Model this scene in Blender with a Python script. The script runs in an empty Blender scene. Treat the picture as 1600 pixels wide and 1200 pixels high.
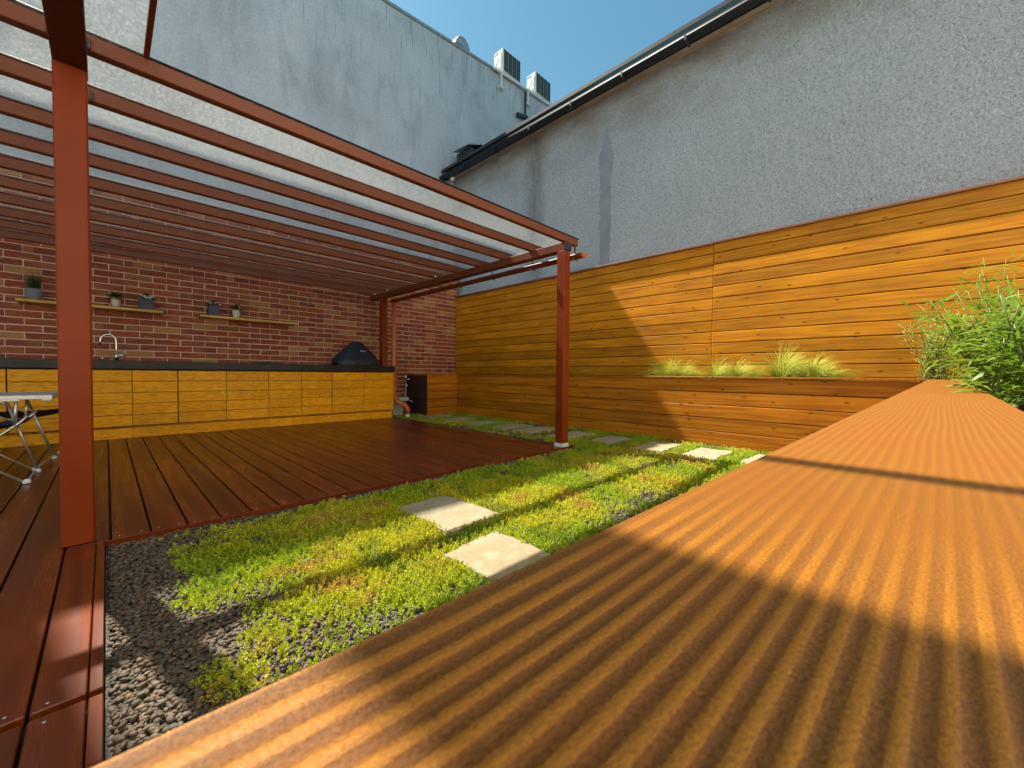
import bpy, bmesh, math, random
import numpy as np
from mathutils import Vector, Matrix

R = math.radians
random.seed(7)
rng = np.random.default_rng(11)
scn = bpy.context.scene
col = scn.collection

# ------------------------------------------------------------------ camera
EYE = 0.85
F_PX = 623.54
yaw, pitch, roll = R(45.4687), R(-1.4291), R(0.4866)
fw = Vector((math.sin(yaw) * math.cos(pitch), math.cos(yaw) * math.cos(pitch), math.sin(pitch)))
rt = Vector((math.cos(yaw), -math.sin(yaw), 0.0))
up = rt.cross(fw)
r2 = rt * math.cos(roll) + up * math.sin(roll)
u2 = -rt * math.sin(roll) + up * math.cos(roll)
cam_d = bpy.data.cameras.new('camera')
cam_d.sensor_fit = 'HORIZONTAL'
cam_d.sensor_width = 36.0
cam_d.lens = F_PX / 1600.0 * 36.0
cam_d.clip_start = 0.01
cam_d.clip_end = 1000.0
cam_d.dof.use_dof = True
cam_d.dof.focus_distance = 3.2
cam_d.dof.aperture_fstop = 24.0
cam = bpy.data.objects.new('camera', cam_d)
col.objects.link(cam)
m = Matrix((r2, u2, -fw)).transposed().to_4x4()
m.translation = Vector((0, 0, EYE))
cam.matrix_world = m
scn.camera = cam

# ------------------------------------------------------------------ sky and sun
SUN = Vector((0.19, -1.0, -1.45)).normalized()      # direction the light travels
el = math.asin(-SUN.z)
az = math.atan2(-SUN.x, -SUN.y)                      # from +Y towards +X
world = bpy.data.worlds.new('World')
scn.world = world
world.use_nodes = True
wn = world.node_tree
for n in list(wn.nodes):
    wn.nodes.remove(n)
wo = wn.nodes.new('ShaderNodeOutputWorld')
wb = wn.nodes.new('ShaderNodeBackground')
sky = wn.nodes.new('ShaderNodeTexSky')
sky.sky_type = 'NISHITA'
sky.sun_disc = False
sky.sun_elevation = el
sky.sun_rotation = az
sky.air_density = 1.0
sky.dust_density = 0.5
sky.ozone_density = 0.7
wb.inputs['Strength'].default_value = 0.065
tint = wn.nodes.new('ShaderNodeVectorMath')          # the photograph's cooler, greener blue over the whole sky
tint.operation = 'MULTIPLY'
tint.inputs[1].default_value = (0.66, 1.03, 0.92)
wn.links.new(sky.outputs[0], tint.inputs[0])
wn.links.new(tint.outputs[0], wb.inputs['Color'])
wn.links.new(wb.outputs[0], wo.inputs['Surface'])
sun_d = bpy.data.lights.new('sun', 'SUN')
sun_d.energy = 5.0
sun_d.angle = R(0.55)
sun_d.color = (1.0, 0.93, 0.80)
sun = bpy.data.objects.new('sun', sun_d)
col.objects.link(sun)
sun.rotation_euler = SUN.to_track_quat('-Z', 'Y').to_euler()
sun.location = (-2, 12, 18)

scn.view_settings.view_transform = 'Standard'
scn.view_settings.look = 'None'
scn.view_settings.exposure = 1.42
scn.view_settings.gamma = 1.0
scn.view_settings.use_curve_mapping = False
scn.render.engine = 'CYCLES'
scn.cycles.max_bounces = 10
scn.cycles.transparent_max_bounces = 16

# ------------------------------------------------------------------ object helpers
def tag(o, label=None, cat=None, group=None, kind=None):
    if label: o['label'] = label
    if cat: o['category'] = cat
    if group: o['group'] = group
    if kind: o['kind'] = kind
    return o

def empty(name, loc=(0, 0, 0), rz=0.0, label=None, cat=None, group=None):
    o = bpy.data.objects.new(name, None)
    o.empty_display_size = 0.1
    o.location = loc
    o.rotation_euler = (0, 0, rz)
    col.objects.link(o)
    return tag(o, label, cat, group)

def link(name, mesh, mat=None, parent=None, loc=(0, 0, 0), rot=(0, 0, 0), scale=(1, 1, 1)):
    o = bpy.data.objects.new(name, mesh)
    if mat is not None and not mesh.materials:
        mesh.materials.append(mat)
    o.location = loc
    o.rotation_euler = rot
    o.scale = scale
    if parent is not None:
        o.parent = parent
    col.objects.link(o)
    return o

class MB:
    """collects shapes, then builds one mesh"""
    def __init__(s):
        s.v = []; s.f = []; s.smooth = []
    def add(s, vs, fs, smooth=False):
        b = len(s.v)
        s.v += [tuple(p) for p in vs]
        s.f += [tuple(i + b for i in f) for f in fs]
        s.smooth += [smooth] * len(fs)
        return s
    def box(s, x0, x1, y0, y1, z0, z1):
        vs = [(x, y, z) for z in (z0, z1) for y in (y0, y1) for x in (x0, x1)]
        return s.add(vs, [(0, 2, 3, 1), (4, 5, 7, 6), (0, 1, 5, 4), (2, 6, 7, 3), (0, 4, 6, 2), (1, 3, 7, 5)])
    def cbox(s, x0, x1, y0, y1, z0, z1, c=0.003):
        """box with chamfered edges"""
        c = min(c, (x1 - x0) * .45, (y1 - y0) * .45, (z1 - z0) * .45)
        bm = bmesh.new()
        bmesh.ops.create_cube(bm, size=1.0)
        for v in bm.verts:
            v.co = Vector(((x0 + x1) / 2 + v.co.x * (x1 - x0), (y0 + y1) / 2 + v.co.y * (y1 - y0), (z0 + z1) / 2 + v.co.z * (z1 - z0)))
        bmesh.ops.bevel(bm, geom=bm.edges[:], offset=c, segments=1, affect='EDGES', profile=.5)
        bm.verts.index_update()
        s.add([v.co[:] for v in bm.verts], [[v.index for v in f.verts] for f in bm.faces])
        bm.free()
        return s
    def tube(s, pts, r, n=10, cap=True, smooth=True):
        pts = [Vector(p) for p in pts]
        rr = r if isinstance(r, (list, tuple)) else [r] * len(pts)
        vs = []; prev = None
        for i, p in enumerate(pts):
            d = (pts[min(i + 1, len(pts) - 1)] - pts[max(i - 1, 0)]).normalized()
            if prev is None:
                a = d.orthogonal().normalized()
            else:
                a = (prev - d * prev.dot(d)).normalized()
            prev = a
            b = d.cross(a)
            for k in range(n):
                t = 2 * math.pi * k / n
                vs.append(p + (a * math.cos(t) + b * math.sin(t)) * rr[i])
        fs = []
        for i in range(len(pts) - 1):
            for k in range(n):
                k2 = (k + 1) % n
                fs.append((i * n + k, i * n + k2, (i + 1) * n + k2, (i + 1) * n + k))
        s.add(vs, fs, smooth)
        if cap:
            b = len(s.v) - len(vs)
            s.f.append(tuple(b + k for k in reversed(range(n)))); s.smooth.append(False)
            e = b + (len(pts) - 1) * n
            s.f.append(tuple(e + k for k in range(n))); s.smooth.append(False)
        return s
    def lathe(s, prof, cx=0, cy=0, n=20, smooth=True, cap_top=False, cap_bot=True):
        vs = [(cx + r * math.cos(2 * math.pi * k / n), cy + r * math.sin(2 * math.pi * k / n), z) for r, z in prof for k in range(n)]
        fs = [(i * n + k, i * n + (k + 1) % n, (i + 1) * n + (k + 1) % n, (i + 1) * n + k) for i in range(len(prof) - 1) for k in range(n)]
        s.add(vs, fs, smooth)
        b = len(s.v) - len(vs)
        if cap_bot: s.f.append(tuple(b + k for k in reversed(range(n)))); s.smooth.append(False)
        if cap_top:
            e = b + (len(prof) - 1) * n
            s.f.append(tuple(e + k for k in range(n))); s.smooth.append(False)
        return s
    def mesh(s, name):
        me = bpy.data.meshes.new(name)
        me.from_pydata(s.v, [], s.f)
        me.polygons.foreach_set('use_smooth', s.smooth)
        me.update()
        return me
    def build(s, name, mat, parent=None, **k):
        me = s.mesh(name)
        return link(name, me, mat, parent, **k)

def board_mesh(name, L, w, t, c=0.003):
    """a plank: length along local X from 0, width along local Y (centred), thickness along local Z from 0 (top at 0)"""
    return MB().cbox(0, L, -w / 2, w / 2, -t, 0, c).mesh(name)

# ------------------------------------------------------------------ node helpers
def new_mat(name):
    mt = bpy.data.materials.new(name)
    mt.use_nodes = True
    nt = mt.node_tree
    for n in list(nt.nodes):
        nt.nodes.remove(n)
    out = nt.nodes.new('ShaderNodeOutputMaterial')
    b = nt.nodes.new('ShaderNodeBsdfPrincipled')
    nt.links.new(b.outputs[0], out.inputs['Surface'])
    return mt, nt, b, out

def N(nt, typ, **k):
    n = nt.nodes.new(typ)
    for a, v in k.items():
        setattr(n, a, v)
    return n

def noise(nt, vec, scale, detail=3.0, rough=.55, dist=0.0):
    n = N(nt, 'ShaderNodeTexNoise')
    n.inputs['Scale'].default_value = scale
    n.inputs['Detail'].default_value = detail
    n.inputs['Roughness'].default_value = rough
    n.inputs['Distortion'].default_value = dist
    if vec is not None: nt.links.new(vec, n.inputs['Vector'])
    return n.outputs[0]

def vmul(nt, vec, s):
    n = N(nt, 'ShaderNodeVectorMath', operation='MULTIPLY')
    nt.links.new(vec, n.inputs[0]); n.inputs[1].default_value = s
    return n.outputs[0]

def math_(nt, op, a, b=None, c=None, clamp=False):
    n = N(nt, 'ShaderNodeMath', operation=op, use_clamp=clamp)
    for i, v in enumerate((a, b, c)):
        if v is None: continue
        if isinstance(v, (int, float)): n.inputs[i].default_value = v
        else: nt.links.new(v, n.inputs[i])
    return n.outputs[0]

def ramp(nt, fac, stops, interp='LINEAR'):
    n = N(nt, 'ShaderNodeValToRGB')
    n.color_ramp.interpolation = interp
    e = n.color_ramp.elements
    while len(e) < len(stops): e.new(.5)
    for i, (p, c) in enumerate(stops):
        e[i].position = p
        e[i].color = (*c, 1) if len(c) == 3 else c
    nt.links.new(fac, n.inputs[0])
    return n.outputs[0]

def g(v): return (v, v, v)

def mixc(nt, fac, a, b, blend='MIX'):
    n = N(nt, 'ShaderNodeMix', data_type='RGBA', blend_type=blend)
    if isinstance(fac, (int, float)): n.inputs[0].default_value = fac
    else: nt.links.new(fac, n.inputs[0])
    for sock, v in ((n.inputs[6], a), (n.inputs[7], b)):
        if isinstance(v, tuple): sock.default_value = (*v, 1) if len(v) == 3 else v
        else: nt.links.new(v, sock)
    return n.outputs[2]

def bump(nt, b, h, strength, dist=0.01):
    n = N(nt, 'ShaderNodeBump')
    n.inputs['Strength'].default_value = strength
    n.inputs['Distance'].default_value = dist
    nt.links.new(h, n.inputs['Height'])
    nt.links.new(n.outputs[0], b.inputs['Normal'])

def objvec(nt, rand=True):
    tc = N(nt, 'ShaderNodeTexCoord')
    if not rand: return tc.outputs['Object'], None
    oi = N(nt, 'ShaderNodeObjectInfo')
    sc = N(nt, 'ShaderNodeVectorMath', operation='SCALE')
    sc.inputs[0].default_value = (91.0, 37.0, 53.0)
    nt.links.new(oi.outputs['Random'], sc.inputs['Scale'])
    ad = N(nt, 'ShaderNodeVectorMath', operation='ADD')
    nt.links.new(tc.outputs['Object'], ad.inputs[0]); nt.links.new(sc.outputs[0], ad.inputs[1])
    return ad.outputs[0], oi.outputs['Random']

def wood(name, dark, mid, light, rings=9.0, vary=.35, rough=.5, knots=True, bumpy=.25, gloss=.5, ringw=.6, blot=.3, along=.45, fine=1.0, across=5.0):
    mt, nt, b, out = new_mat(name)
    v, rnd = objvec(nt)
    n1 = noise(nt, vmul(nt, v, (along, across, across)), 1.0, 2.0, .5, .15)
    rg = math_(nt, 'SINE', math_(nt, 'MULTIPLY', n1, rings * 6.283))
    rg = math_(nt, 'MULTIPLY_ADD', rg, .5, .5)
    fib = noise(nt, vmul(nt, v, (3.0, 140.0 * fine, 140.0 * fine)), 1.0, 4.0, .65)
    mx = math_(nt, 'ADD', math_(nt, 'MULTIPLY', rg, ringw), math_(nt, 'MULTIPLY', fib, 1 - ringw))
    c = ramp(nt, mx, [(.12, dark), (.5, mid), (.85, light)])
    bl = noise(nt, vmul(nt, v, (1.1, 3.0, 3.0)), 1.0, 3.0, .6)
    c = mixc(nt, 1.0, c, ramp(nt, bl, [(.25, g(1 - blot)), (.75, g(1 + blot * .4))]), 'MULTIPLY')
    tone = ramp(nt, rnd, [(0.0, g(1 - vary)), (.5, g(1.0)), (1.0, (1 + vary * .45, 1 + vary * .35, 1 + vary * .2))])
    c = mixc(nt, 1.0, c, tone, 'MULTIPLY')
    if knots:
        vo = N(nt, 'ShaderNodeTexVoronoi', voronoi_dimensions='2D')
        vo.inputs['Scale'].default_value = 1.0
        nt.links.new(vmul(nt, v, (3.2, 8.0, 0.0)), vo.inputs['Vector'])
        k = ramp(nt, vo.outputs['Distance'], [(.035, g(1.0)), (.10, g(0.0))])
        kk = N(nt, 'ShaderNodeSeparateColor'); nt.links.new(vo.outputs['Color'], kk.inputs[0])
        pick = math_(nt, 'GREATER_THAN', kk.outputs[0], .62)
        c = mixc(nt, math_(nt, 'MULTIPLY', math_(nt, 'MULTIPLY', k, pick), .85), c, tuple(x * .32 for x in dark))
    nt.links.new(c, b.inputs['Base Color'])
    rr = ramp(nt, mx, [(0, g(rough + .1)), (1, g(rough - .08))])
    nt.links.new(rr, b.inputs['Roughness'])
    b.inputs['Specular IOR Level'].default_value = gloss
    bump(nt, b, mx, bumpy, .002)
    return mt

def plain(name, c, rough=.5, metal=0.0, var=.12, nscale=6.0, spec=.5, bmp=0.0, bscale=80.0):
    mt, nt, b, out = new_mat(name)
    v, rnd = objvec(nt)
    n = noise(nt, v, nscale, 4.0, .6)
    cc = mixc(nt, 1.0, tuple(c), ramp(nt, n, [(.25, g(1 - var)), (.75, g(1 + var))]), 'MULTIPLY')
    nt.links.new(cc, b.inputs['Base Color'])
    nt.links.new(ramp(nt, n, [(.2, g(max(.02, rough - .06))), (.8, g(min(1, rough + .06)))]), b.inputs['Roughness'])
    b.inputs['Metallic'].default_value = metal
    b.inputs['Specular IOR Level'].default_value = spec
    if bmp: bump(nt, b, noise(nt, v, bscale, 3.0), bmp, .003)
    return mt

M = {}
M['fence'] = wood('fence_wood', (.42, .140, .004), (.58, .215, .005), (.66, .270, .008), rings=4.5, vary=.22, rough=.46, blot=.34, across=16.0, along=.9, ringw=.42, gloss=.22)
M['planter'] = wood('planter_wood', (.31, .095, .004), (.44, .145, .005), (.52, .190, .008), rings=4.5, vary=.2, rough=.46, blot=.25, across=13.0, along=.5, ringw=.5, gloss=.22)
M['cabinet'] = wood('cabinet_wood', (.64, .240, .002), (.80, .345, .003), (.86, .40, .006), rings=9, vary=.10, rough=.42, knots=False, gloss=.2, ringw=.72, along=2.6, blot=.14, across=22.0)
M['shelf'] = wood('shelf_wood', (.36, .19, .03), (.54, .31, .06), (.62, .38, .09), rings=6, vary=.2, rough=.5, knots=False, across=12.0)
M['deck'] = wood('deck_wood', (.095, .015, .002), (.160, .028, .003), (.215, .045, .005), rings=4, vary=.30, rough=.30, knots=False, ringw=.35, blot=.45, bumpy=.12, gloss=.5, across=9.0)
M['rafter'] = plain('rafter_paint', (.165, .046, .021), .5, var=.14, nscale=2.0, spec=.3)
M['paint'] = plain('red_brown_paint', (.185, .027, .003), .42, var=.12, nscale=3.0, spec=.2)
M['paint_dark'] = plain('red_brown_beam_paint', (.15, .034, .012), .45, var=.12, nscale=3.0, spec=.3)
M['beam_dark'] = plain('dark_beam_paint', (.065, .014, .005), .5, var=.12, nscale=3.0, spec=.25)
M['zinc'] = plain('galvanised_metal', (.42, .42, .42), .42, .7, var=.2, nscale=9)
M['dark_metal'] = plain('dark_metal', (.035, .037, .042), .45, .3, var=.2)
M['black_pvc'] = plain('black_gutter', (.012, .013, .016), .55, var=.25)
M['white_plastic'] = plain('white_plastic', (.66, .66, .63), .45, var=.06)
M['grille'] = plain('grille_dark', (.012, .022, .026), .5)
M['grille_bar'] = plain('grille_bar', (.20, .27, .28), .5)
M['chrome'] = plain('brushed_steel', (.62, .61, .58), .25, 1.0, var=.05)
M['alu'] = plain('aluminium_tube', (.50, .50, .50), .35, .8, var=.08)
M['tabletop'] = plain('table_top', (.42, .40, .38), .45, var=.06)
M['navy'] = plain('navy_fabric', (.010, .018, .05), .85, var=.2, nscale=40)
M['blue'] = plain('pale_blue_fabric', (.18, .34, .44), .85, var=.15, nscale=40)
M['cover'] = plain('black_cover_fabric', (.010, .014, .022), .55, var=.25, nscale=14, bmp=.25, bscale=30)
M['orange_pvc'] = plain('orange_pvc', (.50, .105, .018), .38, var=.08)
M['concrete'] = plain('grey_concrete', (.36, .36, .36), .85, var=.15, nscale=30, bmp=.2)
M['soil'] = plain('dark_soil', (.035, .026, .018), .95, var=.5, nscale=30, bmp=.8, bscale=60)
M['mortar'] = plain('mortar', (.68, .50, .40), .92, var=.12, nscale=30, bmp=.3, bscale=150)
M['pot_grey'] = plain('grey_pot', (.17, .175, .18), .7, var=.15, nscale=20)
M['pot_slate'] = plain('slate_pot', (.045, .052, .075), .6, var=.15, nscale=20)
M['pot_navy'] = plain('navy_pot', (.030, .036, .085), .5, var=.12)
M['pot_cream'] = plain('cream_pot', (.60, .55, .45), .5, var=.12, nscale=50)
M['petal'] = plain('white_petal', (.8, .8, .78), .6, var=.05)
M['soffit'] = plain('beige_soffit', (.40, .33, .25), .8, var=.25, nscale=3)
M['backing'] = plain('dark_backing', (.02, .012, .006), .9)
M['door_back'] = plain('door_backing', (.14, .06, .01), .8)
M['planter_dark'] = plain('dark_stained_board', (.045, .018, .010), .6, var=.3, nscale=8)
M['cap_red'] = plain('brown_fence_cap', (.20, .085, .045), .45, var=.15)

# worktop: dark speckled stone
mt, nt, b, out = new_mat('dark_granite'); M['granite'] = mt
v, _ = objvec(nt, False)
n = noise(nt, v, 160, 3, .7)
n2 = noise(nt, v, 5, 3, .6)
c = ramp(nt, n, [(.35, (.008, .008, .009)), (.62, (.018, .017, .017)), (.74, (.10, .085, .07))])
c = mixc(nt, ramp(nt, n2, [(.4, g(0)), (.7, g(.5))]), c, (.040, .034, .028))
nt.links.new(c, b.inputs['Base Color']); b.inputs['Roughness'].default_value = .28; b.inputs['Specular IOR Level'].default_value = .22

# brick
mt, nt, b, out = new_mat('red_brick'); M['brick'] = mt
v, rnd = objvec(nt)
c = ramp(nt, rnd, [(0, (.19, .036, .014)), (.25, (.29, .058, .018)), (.5, (.22, .042, .022)), (.68, (.33, .082, .024)), (.82, (.15, .032, .024)), (.93, (.36, .16, .050)), (1.0, (.40, .22, .08))])
n = noise(nt, vmul(nt, v, (5, 5, 16)), 1, 4, .7, .8)
c = mixc(nt, ramp(nt, n, [(.48, g(0)), (.66, g(.55))]), c, (.46, .20, .085))
n3 = noise(nt, v, 70, 4, .7)
c = mixc(nt, 1.0, c, ramp(nt, n3, [(.3, g(.7)), (.7, g(1.2))]), 'MULTIPLY')
nt.links.new(c, b.inputs['Base Color']); b.inputs['Roughness'].default_value = .8
bump(nt, b, math_(nt, 'ADD', n3, n), .5, .004)

# tall building plaster (world-size coordinates, weathered)
mt, nt, b, out = new_mat('weathered_plaster'); M['plaster'] = mt
v, _ = objvec(nt, False)
big = noise(nt, v, .55, 6, .62, .3)
mid = noise(nt, vmul(nt, v, (2.2, 2.2, .7)), 1.0, 6, .68, .6)
streak = noise(nt, vmul(nt, v, (9.0, 9.0, .55)), 1.0, 5, .7, .2)
fine = noise(nt, v, 28, 5, .7)
c = ramp(nt, big, [(.28, (.35, .40, .46)), (.5, (.43, .485, .555)), (.72, (.52, .575, .635))])
c = mixc(nt, 1.0, c, ramp(nt, mid, [(.28, g(.74)), (.5, g(1.0)), (.75, g(1.08))]), 'MULTIPLY')
c = mixc(nt, ramp(nt, mid, [(.55, g(0)), (.75, g(.35))]), c, (.42, .36, .29))
c = mixc(nt, ramp(nt, streak, [(.60, g(0)), (.74, g(.24))]), c, (.22, .23, .235))
sx = N(nt, 'ShaderNodeSeparateXYZ'); nt.links.new(v, sx.inputs[0])
topm = ramp(nt, math_(nt, 'MULTIPLY_ADD', sx.outputs['Z'], .5, -3.2), [(0.0, g(0)), (.9, g(1))])
s2 = noise(nt, vmul(nt, v, (16.0, 16.0, .9)), 1.0, 4, .75)
c = mixc(nt, math_(nt, 'MULTIPLY', topm, ramp(nt, s2, [(.56, g(0)), (.66, g(.7))])), c, (.10, .10, .095))
c = mixc(nt, 1.0, c, ramp(nt, fine, [(.3, g(.78)), (.7, g(1.14))]), 'MULTIPLY')
nt.links.new(c, b.inputs['Base Color']); b.inputs['Roughness'].default_value = .92
bump(nt, b, math_(nt, 'ADD', math_(nt, 'MULTIPLY', mid, 1.4), math_(nt, 'MULTIPLY', fine, .5)), .6, .02)

# roughcast render of the neighbouring house
mt, nt, b, out = new_mat('roughcast_render'); M['roughcast'] = mt
v, _ = objvec(nt, False)
vo = N(nt, 'ShaderNodeTexVoronoi', feature='SMOOTH_F1'); vo.inputs['Scale'].default_value = 34; vo.inputs['Randomness'].default_value = 1
nv = N(nt, 'ShaderNodeVectorMath', operation='ADD')
nn = N(nt, 'ShaderNodeTexNoise'); nn.inputs['Scale'].default_value = 22; nn.inputs['Detail'].default_value = 4
nt.links.new(v, nn.inputs['Vector'])
nt.links.new(v, nv.inputs[0]); nt.links.new(vmul(nt, nn.outputs['Color'], (.05, .05, .05)), nv.inputs[1])
nt.links.new(nv.outputs[0], vo.inputs['Vector'])
gr = noise(nt, nv.outputs[0], 55, 5, .82, .5)
pit = noise(nt, v, 48, 3, .6)
big = noise(nt, v, .7, 5, .6)
c = ramp(nt, big, [(.3, (.68, .75, .84)), (.7, (.77, .84, .92))])
c = mixc(nt, 1.0, c, ramp(nt, gr, [(.36, g(.30)), (.45, g(.84)), (.53, g(1.02)), (.66, g(1.16))]), 'MULTIPLY')
c = mixc(nt, ramp(nt, pit, [(.30, g(.6)), (.37, g(0))]), c, (.13, .14, .15))
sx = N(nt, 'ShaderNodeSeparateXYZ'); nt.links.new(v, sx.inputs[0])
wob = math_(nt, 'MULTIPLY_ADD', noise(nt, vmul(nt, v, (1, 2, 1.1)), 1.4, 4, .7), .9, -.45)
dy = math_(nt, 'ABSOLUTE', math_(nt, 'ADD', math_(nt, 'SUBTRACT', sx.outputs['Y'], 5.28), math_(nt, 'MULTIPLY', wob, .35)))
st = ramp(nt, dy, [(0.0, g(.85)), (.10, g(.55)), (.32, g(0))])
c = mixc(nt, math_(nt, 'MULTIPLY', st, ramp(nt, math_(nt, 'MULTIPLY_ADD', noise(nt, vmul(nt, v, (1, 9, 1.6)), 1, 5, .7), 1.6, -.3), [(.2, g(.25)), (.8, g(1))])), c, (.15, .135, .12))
tz = ramp(nt, math_(nt, 'MULTIPLY_ADD', sx.outputs['Z'], 1.0, -4.45), [(0, g(0)), (.9, g(.75))])
c = mixc(nt, math_(nt, 'MULTIPLY', tz, ramp(nt, noise(nt, vmul(nt, v, (1, 1.2, 2.2)), 1, 5, .65), [(.35, g(0)), (.65, g(1))])), c, (.33, .29, .24))
nt.links.new(c, b.inputs['Base Color']); b.inputs['Roughness'].default_value = .95
hh = math_(nt, 'ADD', math_(nt, 'MULTIPLY', gr, 1.6), math_(nt, 'MULTIPLY', vo.outputs['Distance'], .8))
bump(nt, b, hh, 1.0, .035)
M['patch'] = plain('smooth_plaster_patch', (.25, .28, .325), .9, var=.16, nscale=5, bmp=.3, bscale=18)

# sandstone
mt, nt, b, out = new_mat('sandstone'); M['stone'] = mt
v, rnd = objvec(nt)
n = noise(nt, vmul(nt, v, (1.0, 1.6, 1)), 3.2, 6, .65, 1.6)
f = noise(nt, v, 55, 5, .7)
c = ramp(nt, n, [(.28, (.31, .27, .185)), (.45, (.345, .295, .195)), (.56, (.31, .225, .12)), (.66, (.345, .30, .21)), (.8, (.275, .255, .20))])
c = mixc(nt, 1.0, c, ramp(nt, f, [(.3, g(.84)), (.7, g(1.08))]), 'MULTIPLY')
c = mixc(nt, 1.0, c, ramp(nt, rnd, [(0, (1, 1, 1)), (.6, (.92, .94, .96)), (1, (1.02, .94, .84))]), 'MULTIPLY')
nt.links.new(c, b.inputs['Base Color']); b.inputs['Roughness'].default_value = .85
bump(nt, b, math_(nt, 'ADD', n, math_(nt, 'MULTIPLY', f, .35)), .6, .012)

# foreground cap: brushed pine with strong growth rings
mt, nt, b, out = new_mat('brushed_pine_cap'); M['cap'] = mt
v, _ = objvec(nt, False)
low = noise(nt, vmul(nt, v, (.7, 6.0, 1.0)), 1.0, 2, .5)
low2 = noise(nt, vmul(nt, v, (1.6, 30.0, 1.0)), 1.0, 2, .5)
sx = N(nt, 'ShaderNodeSeparateXYZ'); nt.links.new(v, sx.inputs[0])
ph = math_(nt, 'MULTIPLY', sx.outputs['Y'], 140.0)
ph = math_(nt, 'ADD', ph, math_(nt, 'MULTIPLY', low, 6.0))
ph = math_(nt, 'ADD', ph, math_(nt, 'MULTIPLY', low2, .8))
rg = math_(nt, 'MULTIPLY_ADD', math_(nt, 'SINE', math_(nt, 'MULTIPLY', ph, 6.283)), .5, .5)
grit = noise(nt, vmul(nt, v, (700, 950, 1)), 1.0, 3, .7)
fib = noise(nt, vmul(nt, v, (14, 520, 1)), 1.0, 3, .7)
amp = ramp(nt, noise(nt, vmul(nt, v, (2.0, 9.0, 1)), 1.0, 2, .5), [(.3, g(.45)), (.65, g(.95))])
lit_fade = ramp(nt, sx.outputs['X'], [(.10, g(1.0)), (.27, g(.40))])      # sun-washed look painted in: rings fade along the sunlit stretch
amp = math_(nt, 'MULTIPLY', amp, lit_fade)
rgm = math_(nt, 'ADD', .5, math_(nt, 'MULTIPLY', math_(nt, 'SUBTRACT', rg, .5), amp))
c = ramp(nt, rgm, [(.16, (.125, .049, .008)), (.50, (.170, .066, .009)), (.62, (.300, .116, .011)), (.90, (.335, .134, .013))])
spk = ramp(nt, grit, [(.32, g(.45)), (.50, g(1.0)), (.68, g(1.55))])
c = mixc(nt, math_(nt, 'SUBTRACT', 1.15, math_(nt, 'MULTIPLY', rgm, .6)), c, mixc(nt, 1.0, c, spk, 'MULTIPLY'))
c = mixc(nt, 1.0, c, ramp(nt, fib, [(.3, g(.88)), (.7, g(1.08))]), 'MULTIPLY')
lit_tone = mixc(nt, 1.0, (.200, .070, .0055), ramp(nt, grit, [(.30, g(.66)), (.50, g(1.0)), (.70, g(1.45))]), 'MULTIPLY')  # flat wood tone with the sunlit look put into its colour
c = mixc(nt, ramp(nt, sx.outputs['X'], [(.10, g(0.0)), (.25, g(.74))]), c, lit_tone)
bl = noise(nt, vmul(nt, v, (5, 9, 1)), 1.0, 4, .6)
c = mixc(nt, ramp(nt, bl, [(.45, g(0)), (.75, g(.45))]), c, (.215, .060, .005))
nt.links.new(c, b.inputs['Base Color'])
nt.links.new(ramp(nt, rgm, [(0, g(.62)), (1, g(.46))]), b.inputs['Roughness'])
b.inputs['Specular IOR Level'].default_value = .24
bump(nt, b, math_(nt, 'ADD', rgm, math_(nt, 'MULTIPLY', grit, .45)), .7, .0012)

# clear roof sheet with dried rain spots
mt, nt, b, out = new_mat('clear_roof_sheet'); M['pane'] = mt
v, rnd = objvec(nt)
tr = N(nt, 'ShaderNodeBsdfTransparent'); tr.inputs[0].default_value = (.97, .98, .975, 1)
gl = N(nt, 'ShaderNodeBsdfGlossy'); gl.inputs['Roughness'].default_value = .08
df = N(nt, 'ShaderNodeBsdfDiffuse'); df.inputs[0].default_value = (.75, .77, .76, 1)
tl = N(nt, 'ShaderNodeBsdfTranslucent'); tl.inputs[0].default_value = (.80, .82, .80, 1)
ad = N(nt, 'ShaderNodeMixShader'); ad.inputs[0].default_value = .65
nt.links.new(df.outputs[0], ad.inputs[1]); nt.links.new(tl.outputs[0], ad.inputs[2])
vo = N(nt, 'ShaderNodeTexVoronoi', feature='DISTANCE_TO_EDGE'); vo.inputs['Scale'].default_value = 1.0
wv = noise(nt, vmul(nt, v, (3, 3, 1)), 1.0, 4, .6, 1.2)
nt.links.new(vmul(nt, v, (26, 40, 1)), vo.inputs['Vector'])
d1 = noise(nt, vmul(nt, v, (60, 85, 1)), 1.0, 2.5, .7, .8)
big = noise(nt, vmul(nt, v, (1.0, 2.0, 1)), 1.0, 4, .6)
dirt = math_(nt, 'ADD', math_(nt, 'MULTIPLY', ramp(nt, d1, [(.46, g(0)), (.70, g(1))]), .11), math_(nt, 'MULTIPLY', ramp(nt, big, [(.35, g(0)), (.7, g(1))]), .025))
dirt = math_(nt, 'ADD', dirt, .02)
mx = N(nt, 'ShaderNodeMixShader'); nt.links.new(dirt, mx.inputs[0])
nt.links.new(tr.outputs[0], mx.inputs[1]); nt.links.new(ad.outputs[0], mx.inputs[2])
fr = N(nt, 'ShaderNodeFresnel'); fr.inputs[0].default_value = 1.35
bp = N(nt, 'ShaderNodeBump'); bp.inputs['Strength'].default_value = .15; bp.inputs['Distance'].default_value = .004
nt.links.new(d1, bp.inputs['Height']); nt.links.new(bp.outputs[0], gl.inputs['Normal'])
m2 = N(nt, 'ShaderNodeMixShader'); nt.links.new(math_(nt, 'MULTIPLY', fr.outputs[0], .22), m2.inputs[0])
nt.links.new(mx.outputs[0], m2.inputs[1]); nt.links.new(gl.outputs[0], m2.inputs[2])
nt.links.new(m2.outputs[0], out.inputs['Surface'])

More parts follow.
